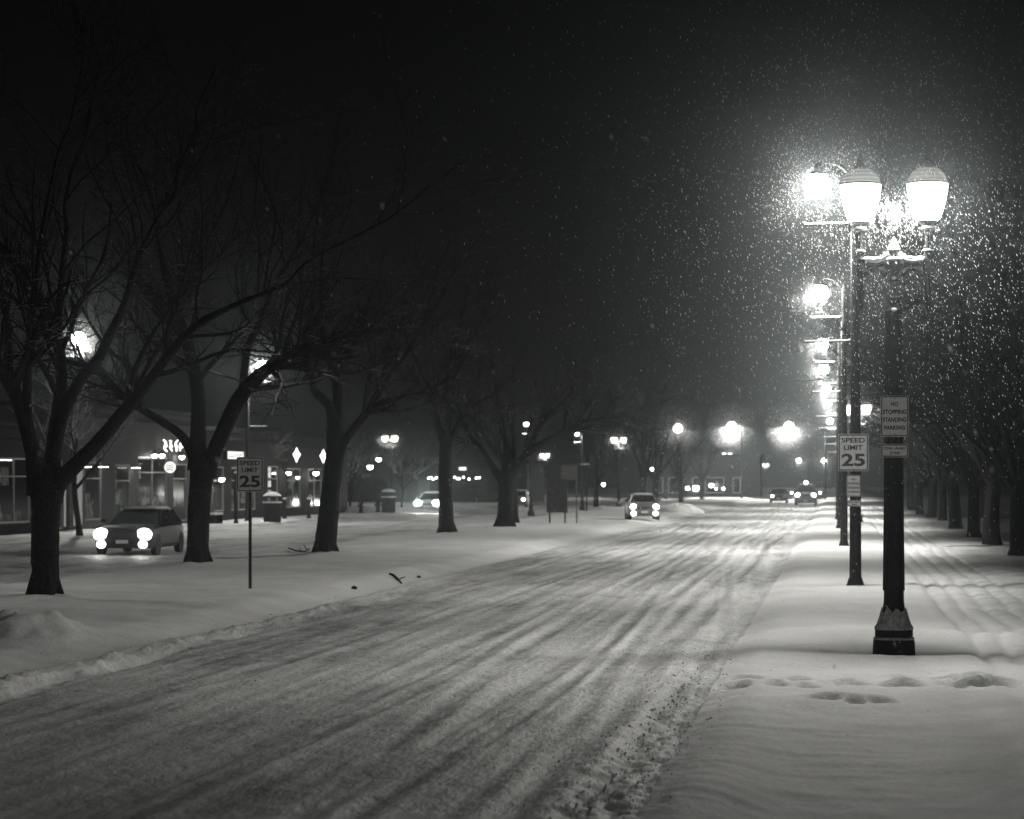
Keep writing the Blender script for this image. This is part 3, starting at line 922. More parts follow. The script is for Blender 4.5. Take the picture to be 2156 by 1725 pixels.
def median_tree(px, py, label, trunk, limbs, seed, dens=(3.6, 5.5, 6.5), levels=3):
    """trunk, limbs: traced centre lines with radii in metres; every limb gets its own depth"""
    s = (py - HY) / CAMH
    Zc = F / s
    g = G(px, py)
    base = Vector((g.x, g.y, 0))
    rng = random.Random(seed)
    root = thing("tree", base, label, "tree", "bare trees along the median")
    tr, cr = MB(), MB()
    pts, rad = limb_to_world(base, Zc, trunk, 0)
    dd = (pts[-1] - pts[-2]).normalized()
    e = pts[-1]
    pts += [e + dd * .2, e + dd * .42]; rad += [rad[-1] * .72, rad[-1] * .3]
    pts, rad = smooth_path(pts, rad, 5)
    rough_tube(tr, rng, pts, rad, 14)
    r0 = trunk[0][2]
    for k in range(5):
        a = k * 1.26 + rng.uniform(-.4, .4)
        d = Vector((math.cos(a), math.sin(a), 0))
        tr.tube([d * r0 * .55 + Vector((0, 0, .55)), d * r0 * .72 + Vector((0, 0, .25)), d * r0 * .95 + Vector((0, 0, .02)), d * r0 * rng.uniform(1.2, 1.6) + Vector((0, 0, -.12))], [r0 * .16, r0 * .26, r0 * .26, r0 * .12], 7)
    for lp, dz in limbs:
        pts, rad = limb_to_world(base, Zc, lp, dz)
        P, Q = smooth_path(pts, rad, 4)
        rough_tube(tr, rng, P, Q, 9, .07)
        ext, er = wander(rng, P[-1], (P[-1] - P[-3]) + Vector((0, 0, .25)), rng.uniform(2.5, 4.2), Q[-1], .012, 9, .14, .02)
        cr.tube(ext, er, 6)
        sprout(cr, rng, P + ext[1:], Q + er[1:], 0, levels, dens, .42)
    tr.build("trunk", M["bark"], root, ang=70)
    cr.build("crown", M["twig"], root)
    return root
median_tree(93, 1262, "nearest median tree at the far left, thick trunk with wide forked limbs",
    [(93, 1275, .33), (93, 1255, .275), (95, 1200, .25), (96, 1120, .25), (97, 1065, .27), (98, 1025, .33)],
    [([(80, 1040, .22), (70, 955, .155), (50, 878, .14), (30, 826, .13), (8, 787, .12), (-20, 730, .10), (-45, 640, .07)], -1.5),
     ([(108, 1040, .22), (112, 940, .14), (122, 860, .125), (130, 790, .11), (122, 700, .09), (128, 600, .06), (140, 480, .04)], .9),
     ([(112, 980, .13), (130, 880, .12), (168, 802, .11), (208, 753, .10), (229, 709, .09), (262, 640, .075), (300, 520, .05), (370, 400, .03)], 1.5),
     ([(105, 1045, .24), (130, 1008, .165), (195, 943, .135), (260, 868, .12), (312, 805, .105), (365, 735, .09), (417, 683, .075), (500, 640, .05), (600, 600, .03)], -1.2),
     ([(90, 1010, .15), (60, 900, .10), (58, 780, .08), (70, 640, .06), (90, 480, .04), (120, 330, .025)], -2.5),
     ([(262, 866, .06), (275, 810, .055), (292, 760, .05), (330, 690, .035), (400, 600, .02)], 1.0)], 11, dens=(2.2, 5, 6))
median_tree(415, 1193, "second median tree from the left, one limb leaning far right",
    [(415, 1203, .37), (415, 1190, .31), (417, 1130, .275), (420, 1060, .275), (424, 1010, .30), (428, 985, .34)],
    [([(415, 990, .26), (417, 904, .21), (416, 826, .18), (401, 748, .16), (380, 680, .13), (350, 590, .09), (330, 480, .05)], 1.0),
     ([(435, 1000, .27), (445, 965, .21), (460, 930, .20), (500, 845, .20), (549, 787, .17), (592, 757, .13), (622, 742, .11), (680, 730, .08), (760, 700, .05), (850, 690, .03)], -.8),
     ([(512, 815, .12), (521, 735, .10), (546, 683, .09), (580, 600, .06), (640, 500, .04)], 1.2),
     ([(412, 970, .16), (385, 920, .12), (345, 890, .11), (299, 862, .10), (250, 826, .09), (208, 779, .08), (151, 763, .07), (90, 740, .045)], 1.8),
     ([(299, 862, .07), (281, 779, .06), (234, 740, .055), (190, 680, .04), (150, 600, .025)], 2.2)], 23, dens=(2.6, 5, 6))
median_tree(683, 1170, "third median tree, leaning trunk splitting into three limbs, twigs at its foot",
    [(683, 1180, .40), (683, 1166, .33), (690, 1100, .30), (698, 1020, .27), (705, 950, .25), (706, 905, .26)],
    [([(704, 915, .22), (694, 856, .15), (662, 823, .12), (653, 787, .11), (622, 757, .09), (580, 720, .06), (530, 690, .035)], -1.2),
     ([(706, 915, .22), (712, 850, .18), (710, 810, .16), (694, 761, .12), (680, 700, .08), (675, 600, .05)], 1.2),
     ([(708, 985, .19), (722, 935, .14), (758, 886, .12), (789, 855, .11), (836, 840, .09), (890, 826, .06), (960, 790, .035)], -.6),
     ([(780, 862, .08), (800, 825, .075), (823, 787, .06), (860, 740, .045), (900, 660, .025)], 1.5)], 37)
median_tree(940, 1127, "fourth median tree, slim straight trunk forking high",
    [(940, 1134, .42), (940, 1124, .34), (939, 1080, .29), (937, 1010, .26), (938, 960, .25), (940, 925, .26)],
    [([(937, 935, .2), (922, 894, .15), (912, 863, .13), (905, 820, .10), (880, 770, .06), (850, 700, .03)], 1.0),
     ([(942, 935, .2), (958, 909, .13), (976, 880, .11), (1004, 852, .09), (1040, 830, .06), (1080, 790, .035)], -.8),
     ([(940, 930, .16), (944, 880, .12), (940, 820, .09), (952, 740, .05)], 1.4)], 41)
median_tree(1062, 1113, "fifth median tree, rearmost of the big ones, with one limb arching right",
    [(1062, 1120, .48), (1062, 1111, .40), (1064, 1080, .37), (1066, 1040, .36), (1066, 1000, .36)],
    [([(1056, 1010, .22), (1040, 988, .15), (1019, 952, .12), (992, 921, .10), (980, 895, .07), (960, 850, .04)], -1.0),
     ([(1066, 1005, .28), (1067, 946, .19), (1060, 911, .15), (1050, 860, .10), (1040, 790, .05)], 1.0),
     ([(1074, 1005, .26), (1090, 973, .18), (1134, 938, .15), (1196, 905, .12), (1238, 886, .08), (1290, 880, .05), (1340, 882, .03)], -.8),
     ([(1100, 964, .12), (1120, 920, .10), (1150, 880, .07), (1200, 830, .04)], 1.0)], 53)

def free_tree(h, r0, fork, seed, nl=6, dens=(2.0, 4, 5), levels=3, bark="bark_dark", twig="twig", spread=1.0, lean=.04):
    rng = random.Random(seed)
    root = thing("tree", (0, 0, 0), "x", "tree")
    tr, cr = MB(), MB()
    pts, rad = wander(rng, (0, 0, -.15), (rng.gauss(0, lean), rng.gauss(0, lean), 1), fork + .15, r0, r0 * .75, 6, .04)
    rad[0] *= 1.35
    rough_tube(tr, rng, pts, rad, 10)
    for k in range(nl):
        a = 2 * PI * k / nl + rng.uniform(-.4, .4)
        inc = rng.uniform(.25, .8) * spread if k else .08
        d = Vector((math.cos(a) * inc, math.sin(a) * inc, 1))
        q, rd = wander(rng, pts[-1] - Vector((0, 0, rng.uniform(0, fork * .15))), d, (h - fork) * rng.uniform(.8, 1.05), r0 * rng.uniform(.4, .6), .012, 10, .12, .02)
        tr.tube(q[:5], rd[:5], 7)
        cr.tube(q[4:], rd[4:], 5, caps=False)
        sprout(cr, rng, q, rd, 0, levels, dens, .42)
    tr.build("trunk", M[bark], root)
    cr.build("crown", M[twig], root)
    return root
def put(root, p, rz=0, label=None, group=None, scale=1.0, first=False):
    loc = Vector((p.x, p.y, gz(p.x, p.y)))
    if first:
        root.location = loc; root.rotation_euler = (0, 0, rz); root.scale = (scale,) * 3
        if label: root["label"] = label
        if group: root["group"] = group
        return root
    return dup(root, loc, rz, label, group, scale)
rowA = free_tree(11, .26, 2.0, 71, 9, dens=(4.6, 7, 6), twig="bark_dark")
rowB = free_tree(12, .30, 2.2, 72, 9, lean=.09, dens=(4.6, 7, 6), twig="bark_dark")
row = [(2142, 1170, "dark tree at the right edge of the frame, nearest of its row"), (2089, 1150, "second dark tree from the right edge in the pavement row"),
       (2052, 1131, "third dark tree from the right edge in the pavement row"), (2013, 1113, "fourth dark tree from the right edge in the pavement row"),
       (1984, 1098, "fifth dark tree from the right edge in the pavement row"), (1960, 1090, "sixth dark tree from the right edge in the pavement row"),
       (1937, 1083, "seventh dark tree from the right edge in the pavement row"), (1921, 1075, "last visible trunk of the row right of the near lamp")]
for i, (px, py, lab) in enumerate(row):
    src = rowA if i % 2 == 0 else rowB
    put(src, G(px, py), i * 1.3, lab, "dark trees beside the right pavement", 1.0 if i < 2 else .92 + .05 * (i % 4), first=i < 2)
for i in range(9):
    q = Vector((9.2 + .8 * math.sin(i * 2.4), 58 + i * 11.5, 0))
    put(rowB if i % 2 == 0 else rowA, q, i * 2.1 + .7, "dark tree in the unlit back rank behind the trees along the right pavement", "dark trees in the back rank on the right", .95 + .06 * (i % 3))
sap = free_tree(7.4, .13, 2.1, 81, 6, dens=(4.5, 7, 8), bark="bark_dark", twig="snowy", spread=1.1)
put(sap, G(168, 1128), .4, "young pavement tree with bright snow-covered twigs behind the leftmost trunk", "young trees on the left pavement", first=True)
for px, s, rz, lab, sc in ((846, 27, 1.2, "snowy young tree under the ornate lamp beyond the shops", .8), (520, 36, 2.2, "young pavement tree behind the median speed sign", .75), (735, 31, 3.1, "young tree at the end of the shop block", .7)):
    put(sap, S(px, s), rz, lab, "young trees on the left pavement", sc)
mid = free_tree(9, .30, 2.4, 91, 6, dens=(2, 3.5, 4))
for i, (px, py, lab) in enumerate(((1080, 1102, "trunk showing just behind the fifth median tree"), (1352, 1066, "broad far median tree behind the small hatchback"), (1380, 1063, "far median tree right of the small hatchback's roof"),
                                   (1434, 1058, "thin far tree before the lit shopfronts, left one"), (1477, 1052, "dark far tree between the two brightest shopfront lights"), (1255, 1064, "faint far tree behind the signal post"))):
    put(mid, G(px, py), i * 1.7, lab, "far trees of the median", (1, .9, .85, .8, .8, .8)[i], first=i == 0)

# ------------------------------------------------------------------ cars (nose towards local -y)
def make_car(name, L, Wd, H, hood, belt, cab0, cab1, r0, r1, paint, label, cat, lamp_r=.11, lamp_z=.68, lamp_on=40., fog=False, snow=True, plate=True, beam=6, grille=True):
    root = thing(name, (0, 0, 0), label, cat)
    hw = Wd / 2
    y0, y1 = -L / 2, L / 2
    b = MB()
    def sec(y_, k, zt, zb=.24):
        w2 = hw * k
        return [(-w2 * .90, y_, zb), (-w2, y_, zb + .12), (-w2 * 1.0, y_, (zb + zt) / 2), (-w2 * .96, y_, zt - .08), (-w2 * .86, y_, zt), (-w2 * .4, y_, zt + .03), (w2 * .4, y_, zt + .03),
                (w2 * .86, y_, zt), (w2 * .96, y_, zt - .08), (w2 * 1.0, y_, (zb + zt) / 2), (w2, y_, zb + .12), (w2 * .90, y_, zb)]
    st = [(y0, .80, hood - .22, .30), (y0 + .06, .90, hood - .10, .26), (y0 + .22, .97, hood - .04, .22), (y0 + .7, 1.0, hood, .22), (cab0, 1.0, belt - .02, .22), ((cab0 + cab1) / 2, 1.0, belt, .22),
          (cab1, .99, belt, .22), (y1 - .25, .96, belt - .03, .24), (y1 - .05, .90, belt - .12, .28), (y1, .84, belt - .25, .32)]
    b.loft([sec(*k) for k in st])
    b.build("body", paint, root, ang=35)
    def gsec(y_, wb, wt, zb, zt):
        return [(-wb, y_, zb), (-wt, y_, zt - .05), (-wt * .85, y_, zt), (wt * .85, y_, zt), (wt, y_, zt - .05), (wb, y_, zb)]
    wb, wt = hw * .90, hw * .70
    # cabin: glasshouse between the belt line and the roof
    c = MB()
    nodes = [(-wb, cab0, belt - .02), (wb, cab0, belt - .02), (wb, cab1, belt), (-wb, cab1, belt), (-wt, r0, H - .06), (wt, r0, H - .06), (wt, r1, H - .06), (-wt, r1, H - .06)]
    c.add(nodes, [(0, 1, 5, 4), (1, 2, 6, 5), (2, 3, 7, 6), (3, 0, 4, 7), (4, 5, 6, 7)])
    c.build("window", M["glass"], root, smooth=False)
    rf = MB()
    rf.loft([[(-wt * k, y_, H - .07), (-wt * k * .9, y_, H - .02 + dz), (0, y_, H + dz), (wt * k * .9, y_, H - .02 + dz), (wt * k, y_, H - .07)] for y_, k, dz in ((r0 - .03, 1.0, -.045), (r0 + .15, 1.03, -.01), ((r0 + r1) / 2, 1.04, .01), (r1 - .1, 1.03, -.01), (r1 + .04, 1.0, -.04))])
    def lp(a, b_, t): return Vector(a).lerp(Vector(b_), t)
    for i0, i1 in ((0, 4), (1, 5), (2, 6), (3, 7)):
        rf.tube([nodes[i0], nodes[i1]], .045, 6)
    for sx in (-1, 1):
        ym = (cab0 + cab1) / 2 + .1
        rf.tube([(sx * wb * 1.0, ym, belt - .02), (sx * wt * 1.01, (r0 + r1) / 2 + .1, H - .06)], .035, 5)
    roof = rf.build("roof", paint, root)
    if snow:
        MB().loft([[(-wt * k, y_, H - .02), (-wt * k * .8, y_, H + .05 * k), (0, y_, H + .065), (wt * k * .8, y_, H + .05 * k), (wt * k, y_, H - .02)] for y_, k in ((r0 - .02, .85), (r0 + .2, .98), ((r0 + r1) / 2, 1), (r1 - .1, .95), (r1 + .03, .8))]).build("snow", M["snow"], roof)
    wr = .31
    for yy in (y0 + .85, y1 - .8):
        for sx in (-1, 1):
            prof = [(wr * .62, -.10), (wr * .95, -.10), (wr, -.07), (wr, .07), (wr * .95, .10), (wr * .62, .10)]
            t = MB()
            n = 20
            for r_, z_ in prof:
                pass
            tb = MB().lathe(prof, n, caps=False)
            tb.v = [(sx * (hw - .09) + z_, yy + x_, wr + y_) for x_, y_, z_ in tb.v]
            wo = MB(); wo.v, wo.f = tb.v, tb.f
            tyre = wo.build("wheel", M["rubber"], root)
            rm = MB().lathe([(.02, -.085), (wr * .3, -.09), (wr * .62, -.07), (wr * .62, .07), (wr * .3, .09), (.02, .085)], 14)
            rm.v = [(sx * (hw - .09) + z_, yy + x_, wr + y_) for x_, y_, z_ in rm.v]
            rm.build("rim", M["rim"], tyre)
            ar = MB().lathe([(wr * 1.16, -.012), (wr * 1.16, .012)], 20)
            ar.v = [(sx * (hw - .006) + z_ * .8, yy + x_, wr + y_ * 1.02) for x_, y_, z_ in ar.v]
            ar.build("wheel_arch", M["rubber"], root)
    fy = y0 + .03
    if grille:
        MB().box((0, y0 + .01, hood - .26), (Wd * .46, .06, .13)).build("grille", M["ink"], root, smooth=False)
        MB().box((0, y0 + .005, .36), (Wd * .62, .07, .14)).build("air_intake", M["ink"], root, smooth=False)
    MB().loft([[(-hw * .86, y_, .26), (-hw * .86, y_, .44), (hw * .86, y_, .44), (hw * .86, y_, .26)] for y_ in (y0 - .03, y0 + .08)]).build("bumper", paint, root, smooth=False)
    for sx in (-1, 1):
        MB().blob((sx * hw * .72, fy + .02, lamp_z), (lamp_r * 1.5, .08, lamp_r * 1.2), 14, 8).build("headlight", M["headlamp"] if lamp_on else M["rim"], root)
        if lamp_on:
            light("beam", 'SPOT', (sx * hw * .72, fy - .10, lamp_z), lamp_on * beam, root, .05, rot=(R(85.5), 0, PI + R(-2)), cone=75, blend=.9)
        if fog:
            MB().blob((sx * hw * .70, y0 - .02, .36), (.15, .06, .12), 12, 8).build("fog_lamp", M["headlamp"] if lamp_on else M["rim"], root)
        MB().blob((sx * (hw + .08), cab0 + .30, belt + .10), (.10, .06, .07)).build("mirror", paint, root)
        MB().box((sx * hw * .78, y1 - .01, belt - .2), (.2, .05, .14)).build("tail_lamp", M["taillamp"], root, smooth=False)
    if plate:
        MB().box((0, y0 - .04, .44), (.38, .015, .11)).build("licence_plate", M["sign"], root, smooth=False)
    return root
M["headlamp"] = emit("lit_headlamp", 14.0)
M["taillamp"] = mat("tail_lamp_plastic", (0.10, 0.02, 0.02), 0.3, noise=(10, 0.8, 1.2))
paint_dark = mat("dark_car_paint", 0.012, 0.4, noise=(3, 0.8, 1.3), spec=0.35)
paint_white = mat("white_car_paint", 0.62, 0.35, noise=(3, 0.9, 1.05))
paint_grey = mat("grey_car_paint", 0.16, 0.35, 0.2, noise=(3, 0.85, 1.1))
def car_at(c, px, py, rz):
    p = G(px, py, -.13)
    c.location = (p.x, p.y, gz(p.x, p.y) - .01)
    c.rotation_euler = (0, 0, rz)
car_at(make_car("moving_car", 4.9, 1.88, 1.45, .90, .96, -1.05, 2.05, -.1, 1.55, paint_dark, "dark wagon with glaring headlights and fog lamps passing behind the leftmost trees", "car", fog=True, lamp_z=.66, lamp_r=.165, beam=1.2), 297, 1163, R(3))
car_at(make_car("moving_car", 4.5, 1.78, 1.45, .88, .94, -1.0, 1.7, -.2, 1.2, paint_white, "pale car with dazzling headlights left of the fourth tree", "car", lamp_r=.20, beam=24), 910, 1079, R(0))
car_at(make_car("moving_car", 4.4, 1.75, 1.45, .88, .94, -1.0, 1.7, -.2, 1.2, paint_grey, "car whose headlights show either side of the fifth tree's right edge", "car"), 1093, 1068, R(0))
car_at(make_car("small_hatchback", 3.7, 1.70, 1.40, .92, .97, -.75, 1.70, -.35, 1.45, paint_grey, "small grey hatchback with round headlights waiting at the end of the median", "car", lamp_r=.12, lamp_z=.72, fog=True, beam=2), 1352, 1099, R(9))
tk = make_car("pickup_truck", 5.4, 2.0, 1.95, 1.15, 1.2, -.9, 1.2, -.3, .8, paint_grey, "truck far up the street with headlights, side markers and roof beacon lit", "truck", lamp_r=.16, lamp_z=.95)
car_at(tk, 1697, 1063, 0)
M["beacon"] = emit("lit_beacon", 40.0)
MB().blob((0, -.3, 2.1), (.16, .12, .12)).build("beacon", M["beacon"], tk)
for sx in (-1, 1):
    MB().blob((sx * 1.3, -1.3, 1.15), (.09, .07, .08)).build("side_marker", M["beacon"], tk)
    MB().tube([(sx * .95, -1.2, 1.1), (sx * 1.3, -1.25, 1.12)], .03, 6).build("bracket", M["pole"], tk)
c6 = make_car("moving_car", 4.5, 1.78, 1.45, .88, .94, -1.0, 1.7, -.2, 1.2, paint_dark, "dark car beside the truck with one small light showing", "car", lamp_on=0)
car_at(c6, 1640, 1059, 0)
MB().blob((-.6, -2.26, .7), (.12, .06, .1)).build("side_lamp", M["beacon"], c6)

# ------------------------------------------------------------------ shops on the left (facade faces +x)
M["strip"] = emit("fluorescent_strip", 9.0)
M["bulb"] = emit("lit_bulb", 45.0)
M["bulb_soft"] = emit("soft_bulb", 12.0)
M["column"] = emit("glowing_door_frame", 0.22)
M["shopbox"] = emit("window_glow_panels", 1.1)
M["signlit"] = emit("backlit_sign", 1.3)
M["neon"] = emit("neon_tube", 3.5)
def shop(y0, y1, h, wall, label, bays, lit, fascia=None, seed=0, name="shop_building", x=FACE_L, depth=9.0):
    """bays: list of (ya, yb, sill, head) openings in world y; lit: strength per bay"""
    rng = random.Random(seed)
    root = thing(name, (x, y0, 0), label, "building", "row of shops along the left pavement")
    wl = MB()
    cur = y0
    for ya, yb, sill, head in bays:
        wl.box((-.2, (cur + ya) / 2 - y0, h / 2), (.4, ya - cur, h))
        if sill > .02: wl.box((-.2, (ya + yb) / 2 - y0, sill / 2), (.4, yb - ya, sill))
        wl.box((-.2, (ya + yb) / 2 - y0, (h + head) / 2), (.4, yb - ya, h - head))
        cur = yb
    wl.box((-.2, (cur + y1) / 2 - y0, h / 2), (.4, y1 - cur, h))
    wl.box((-depth + .2, (y1 - y0) / 2, h / 2), (.4, y1 - y0, h))
    for yy in (.2, y1 - y0 - .2): wl.box((-depth / 2, yy, h / 2), (depth - .8, .4, h))
    wl.build("wall", wall, root, smooth=False)
    MB().box((-depth / 2, (y1 - y0) / 2, h + .1), (depth + .3, y1 - y0, .2)).build("roof", M["darkwall"], root, smooth=False)
    MB().box((.12, (y1 - y0) / 2, h - .35), (.22, y1 - y0 - .06, .22)).build("cornice", M["darkwall"], root, smooth=False)
    for i, ((ya, yb, sill, head), st) in enumerate(zip(bays, lit)):
        f = MB()
        ym, wd = (ya + yb) / 2 - y0, yb - ya
        for yy in (ya - y0 + .04, yb - y0 - .04): f.box((-.08, yy, (sill + head) / 2), (.1, .08, head - sill))
        f.box((-.08, ym, sill + .04), (.1, wd - .16, .08)); f.box((-.08, ym, head - .04), (.1, wd - .16, .08))
        nm = max(1, int(wd / 1.7))
        for k in range(1, nm):
            f.box((-.08, ya - y0 + wd * k / nm, (sill + head) / 2), (.08, .06, head - sill - .16))
        if head - sill > 2: f.box((-.078, ym, head - .75), (.06, wd - .16, .05))
        fr = f.build("window", M["frame"], root, smooth=False)
        MB().box((-.085, ym, (sill + head) / 2), (.012, wd - .1, head - sill - .1)).build("pane", M["shop_glass"], fr, smooth=False)
        d = MB()
        MB().box((-3.6, ym, 1.6), (.08, wd + .6, 3.2)).box((-2, ym, 3.25), (3.2, wd + .6, .08)).build("back_wall", M["brick"], root, smooth=False)
        for k in range(int(wd * 1.3)):
            d.box((-.32 - .1 * rng.random(), ya - y0 + rng.uniform(.3, max(.35, wd - .3)), sill + (head - sill) * rng.uniform(.1, .85)), (.03, rng.uniform(.3, .9), rng.uniform(.3, .9)))
        for k in range(int(wd * 2.2)):
            hgt = rng.uniform(.3, 1.5)
            yy = ya - y0 + rng.uniform(.2, max(.25, wd - .2))
            xx = -rng.uniform(.7, 3.0)
            if rng.random() < .5: d.box((xx, yy, sill * .8 + hgt / 2), (rng.uniform(.2, .6), rng.uniform(.2, .7), hgt))
            else: d.lathe([(.12, 0), (.16, hgt * .4), (.08, hgt * .7), (.1, hgt * .85), (.02, hgt)], 8, c=(xx, yy, sill * .8))
        d.build("display", M["goods"], root, smooth=False)
        if st > 0:
            mm = emit("shop_light", st)
            MB().box((-.7, ym, head - .05), (.16, wd * .9, .12)).build("strip_light", mm, root, smooth=False)
        if st > 10:  # glowing panels added behind the pane to brighten this window
            bxs = MB()
            for a0, a1, z0, z1 in ((0, 1, .72, 1), (0, 1, .5, .66), (0, .45, 0, .44), (.62, 1, .0, .44), (.45, .62, 0, .1)):
                bxs.box((-.45, ya - y0 + wd * (.04 + .92 * (a0 + a1) / 2), sill + (head - sill) * (z0 + z1) / 2), (.06, wd * .92 * (a1 - a0) - .04, (head - sill) * (z1 - z0) - .03))
            bxs.build("window_glow", M["shopbox"], root, smooth=False)
    return root
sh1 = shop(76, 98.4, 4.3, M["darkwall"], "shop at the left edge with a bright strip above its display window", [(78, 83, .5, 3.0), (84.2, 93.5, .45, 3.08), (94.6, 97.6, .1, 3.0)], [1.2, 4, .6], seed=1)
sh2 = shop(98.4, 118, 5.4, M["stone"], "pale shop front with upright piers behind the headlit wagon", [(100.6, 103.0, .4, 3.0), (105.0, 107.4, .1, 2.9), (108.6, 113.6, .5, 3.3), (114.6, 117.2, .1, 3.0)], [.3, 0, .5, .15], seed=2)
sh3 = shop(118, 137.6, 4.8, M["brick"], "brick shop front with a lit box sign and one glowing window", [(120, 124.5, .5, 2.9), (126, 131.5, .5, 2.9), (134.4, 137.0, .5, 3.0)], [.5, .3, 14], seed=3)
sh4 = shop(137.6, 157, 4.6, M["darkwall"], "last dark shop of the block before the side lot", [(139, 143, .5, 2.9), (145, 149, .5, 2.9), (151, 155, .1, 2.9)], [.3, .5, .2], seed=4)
MB().box((.06, 1.0, 1.5), (.1, .9, 2.6)).build("door_frame_glow", M["column"], sh2, smooth=False)  # these boxes glow by themselves to give a door frame its lit look
MB().box((.06, -.75, 1.5), (.06, .12, 2.6)).build("door_frame_glow", M["column"], sh2, smooth=False)
def at_face(px, z, out=0.0):
    ta = (px - CX) / F
    Zc = (FACE_L + out) / (ta * cy_ - sy_)
    q = cam2world(ta * Zc, Zc, z)
    return q, F / Zc
def zat(py, s): return CAMH - (py - HY) / s
# round blade sign with dark scribbled script
q, s = at_face(358, 0, .9)
bl = thing("round_sign", (q.x, q.y, zat(984, s)), "small round glowing sign with dark script beside the shop lamps", "shop sign")
disc = MB().lathe([(.27, -.05), (.27, .05)], 28)
disc.v = [(x_, z_, y_) for x_, y_, z_ in disc.v]
disc.build("panel", M["signlit"], bl, smooth=False)
sc_ = MB()
for zz, ph in ((.09, 0), (-.02, 1.3), (-.12, 2.2)):
    sc_.tube([(-.19 + .38 * i / 14, -.055, zz + .03 * math.sin(i * 1.9 + ph) + .02 * math.sin(i * .7 + ph)) for i in range(15)], .017, 4)
sc_.build("lettering", M["ink"], bl)
MB().tube([(-.9, 0, .33), (.1, 0, .33)], .02, 6).build("bracket", M["pole"], bl)
# letter sign above the second shop (letters not readable in the photo: bent tubes)
q, s = at_face(371, 0, .3)
ls = thing("letter_sign", (q.x, q.y, zat(938, s)), "row of tangled glowing tube letters above the round sign", "shop sign")
rg = random.Random(8)
for k in range(5):
    l_ = MB()
    y_ = -1.9 + k * .95
    pts = [(rg.uniform(-.02, .02), y_ + rg.uniform(-.3, .3), -.26 + .52 * j / 5 + rg.uniform(-.06, .06)) for j in range(6)]
    l_.tube(pts, .035, 5)
    l_.tube([pts[1], (0, y_ + .3, pts[2][2]), pts[3]], .03, 5)
    l_.build("letter", M["neon"], ls)
MB().box((-.08, 0, -.34), (.06, 4.6, .06)).build("rail", M["pole"], ls, smooth=False)
# box sign of the third shop
q, s = at_face(497, 0, .25)
bx = thing("box_sign", (q.x, q.y, zat(959, s)), "long glowing box sign behind the median speed sign's top", "shop sign")
MB().box((0, 0, 0), (.22, 4.6, .46)).build("cabinet", M["pole"], bx, smooth=False)
MB().box((.115, -.5, 0), (.012, 3.4, .40)).build("panel", M["signlit"], bx, smooth=False)
lt = MB()
for k in range(9):
    y_ = -2.0 + k * .36
    lt.box((.125, y_, 0), (.006, .05, .26)); lt.box((.125, y_ + .1, rg.uniform(-.1, .1)), (.006, .12, .05))
for k in range(3): lt.box((.12, 1.45 + k * .3, .08 - .16 * (k % 2)), (.01, .1, .1))
lt.build("lettering", M["ink"], bx, smooth=False)
# wall lamps and bulbs
def wall_lamp(px, py, r, label, m, out=.35, pw=0, group="wall lamps on the shop fronts"):
    q, s = at_face(px, 0, out)
    o = thing("wall_lamp", (q.x, q.y, zat(py, s)), label, "wall lamp", group)
    MB().blob((0, 0, 0), (r, r, r * .9), 12, 8).build("bulb", M[m], o)
    MB().lathe([(r * 1.3, .3 * r), (r * 1.1, .9 * r), (r * .3, 1.5 * r)], 12).build("shade", M["pole"], o)
    MB().tube([(0, 0, r * 1.4), (-out * .5, 0, r * 2.4), (-out, 0, r * 1.6)], .02, 6).build("bracket", M["pole"], o)
    if pw: light("lamp_light", 'SPOT', (0, 0, -r * 1.2), pw, o, .05, cone=150, blend=.5)
wall_lamp(326, 959, .13, "left of two close lamps over the pale shop's fascia", "bulb", pw=20)
wall_lamp(341, 959, .13, "right of two close lamps over the pale shop's fascia", "bulb", pw=20)
wall_lamp(383, 962, .13, "lamp between the round sign and the second tree", "bulb", pw=13)
wall_lamp(467, 1009, .15, "bare bright lamp left of the median speed sign", "bulb", pw=30)
wall_lamp(608, 996, .13, "lamp under the diamond light, left one", "bulb", pw=8)
wall_lamp(627, 1005, .12, "low paired lamp under the diamond light", "bulb_soft", pw=6)
wall_lamp(665, 996, .17, "lamp just left of the third tree's trunk", "bulb", pw=16)
wall_lamp(779, 983, .2, "hanging lamp lower left of the far ornate lamp", "bulb", pw=6)
wall_lamp(797, 967, .18, "hanging lamp just under the far ornate lamp's left globe", "bulb", pw=6)
def downlight(px, py, label):
    q, s = at_face(px, 0, .25)
    o = thing("down_light", (q.x, q.y, zat(py, s)), label, "wall lamp", "small downlights on the pale shop front")
    MB().box((0, 0, .08), (.2, 1.0, .1)).build("housing", M["pole"], o, smooth=False)
    MB().box((0, 0, .015), (.16, .9, .02)).build("lens", M["bulb_soft"], o, smooth=False)
downlight(182, 984, "downlight just right of the leftmost trunk, first of three")
downlight(218, 984, "middle of three small downlights on the pale shop front")
downlight(286, 986, "last of three small downlights, under the fascia")
for px, py, lab in ((625, 958, "tall glowing diamond ornament over the dark shop"), (681, 961, "glowing diamond ornament half hidden by the third tree")):
    q, s = at_face(px, 0, .9)
    o = thing("diamond_light", (q.x, q.y, zat(py, s)), lab, "light ornament", "glowing diamond ornaments")
    d = MB()
    pts = [(0, .46), (.11, .2), (.23, .02), (.10, -.2), (0, -.46), (-.12, -.18), (-.23, .04), (-.10, .22)]
    d.plate(pts, -.05, .05)
    d.build("panel", M["neon"], o, smooth=False)
    MB().ring([(x_ * 1.12, z_ * 1.08) for x_, z_ in pts], [(x_ * 1.01, z_ * 1.01) for x_, z_ in pts], -.06, .06).build("frame", M["pole"], o, smooth=False)
    MB().tube([(-.9, 0, .2), (-.2, 0, .1)], .025, 6).build("bracket", M["pole"], o)

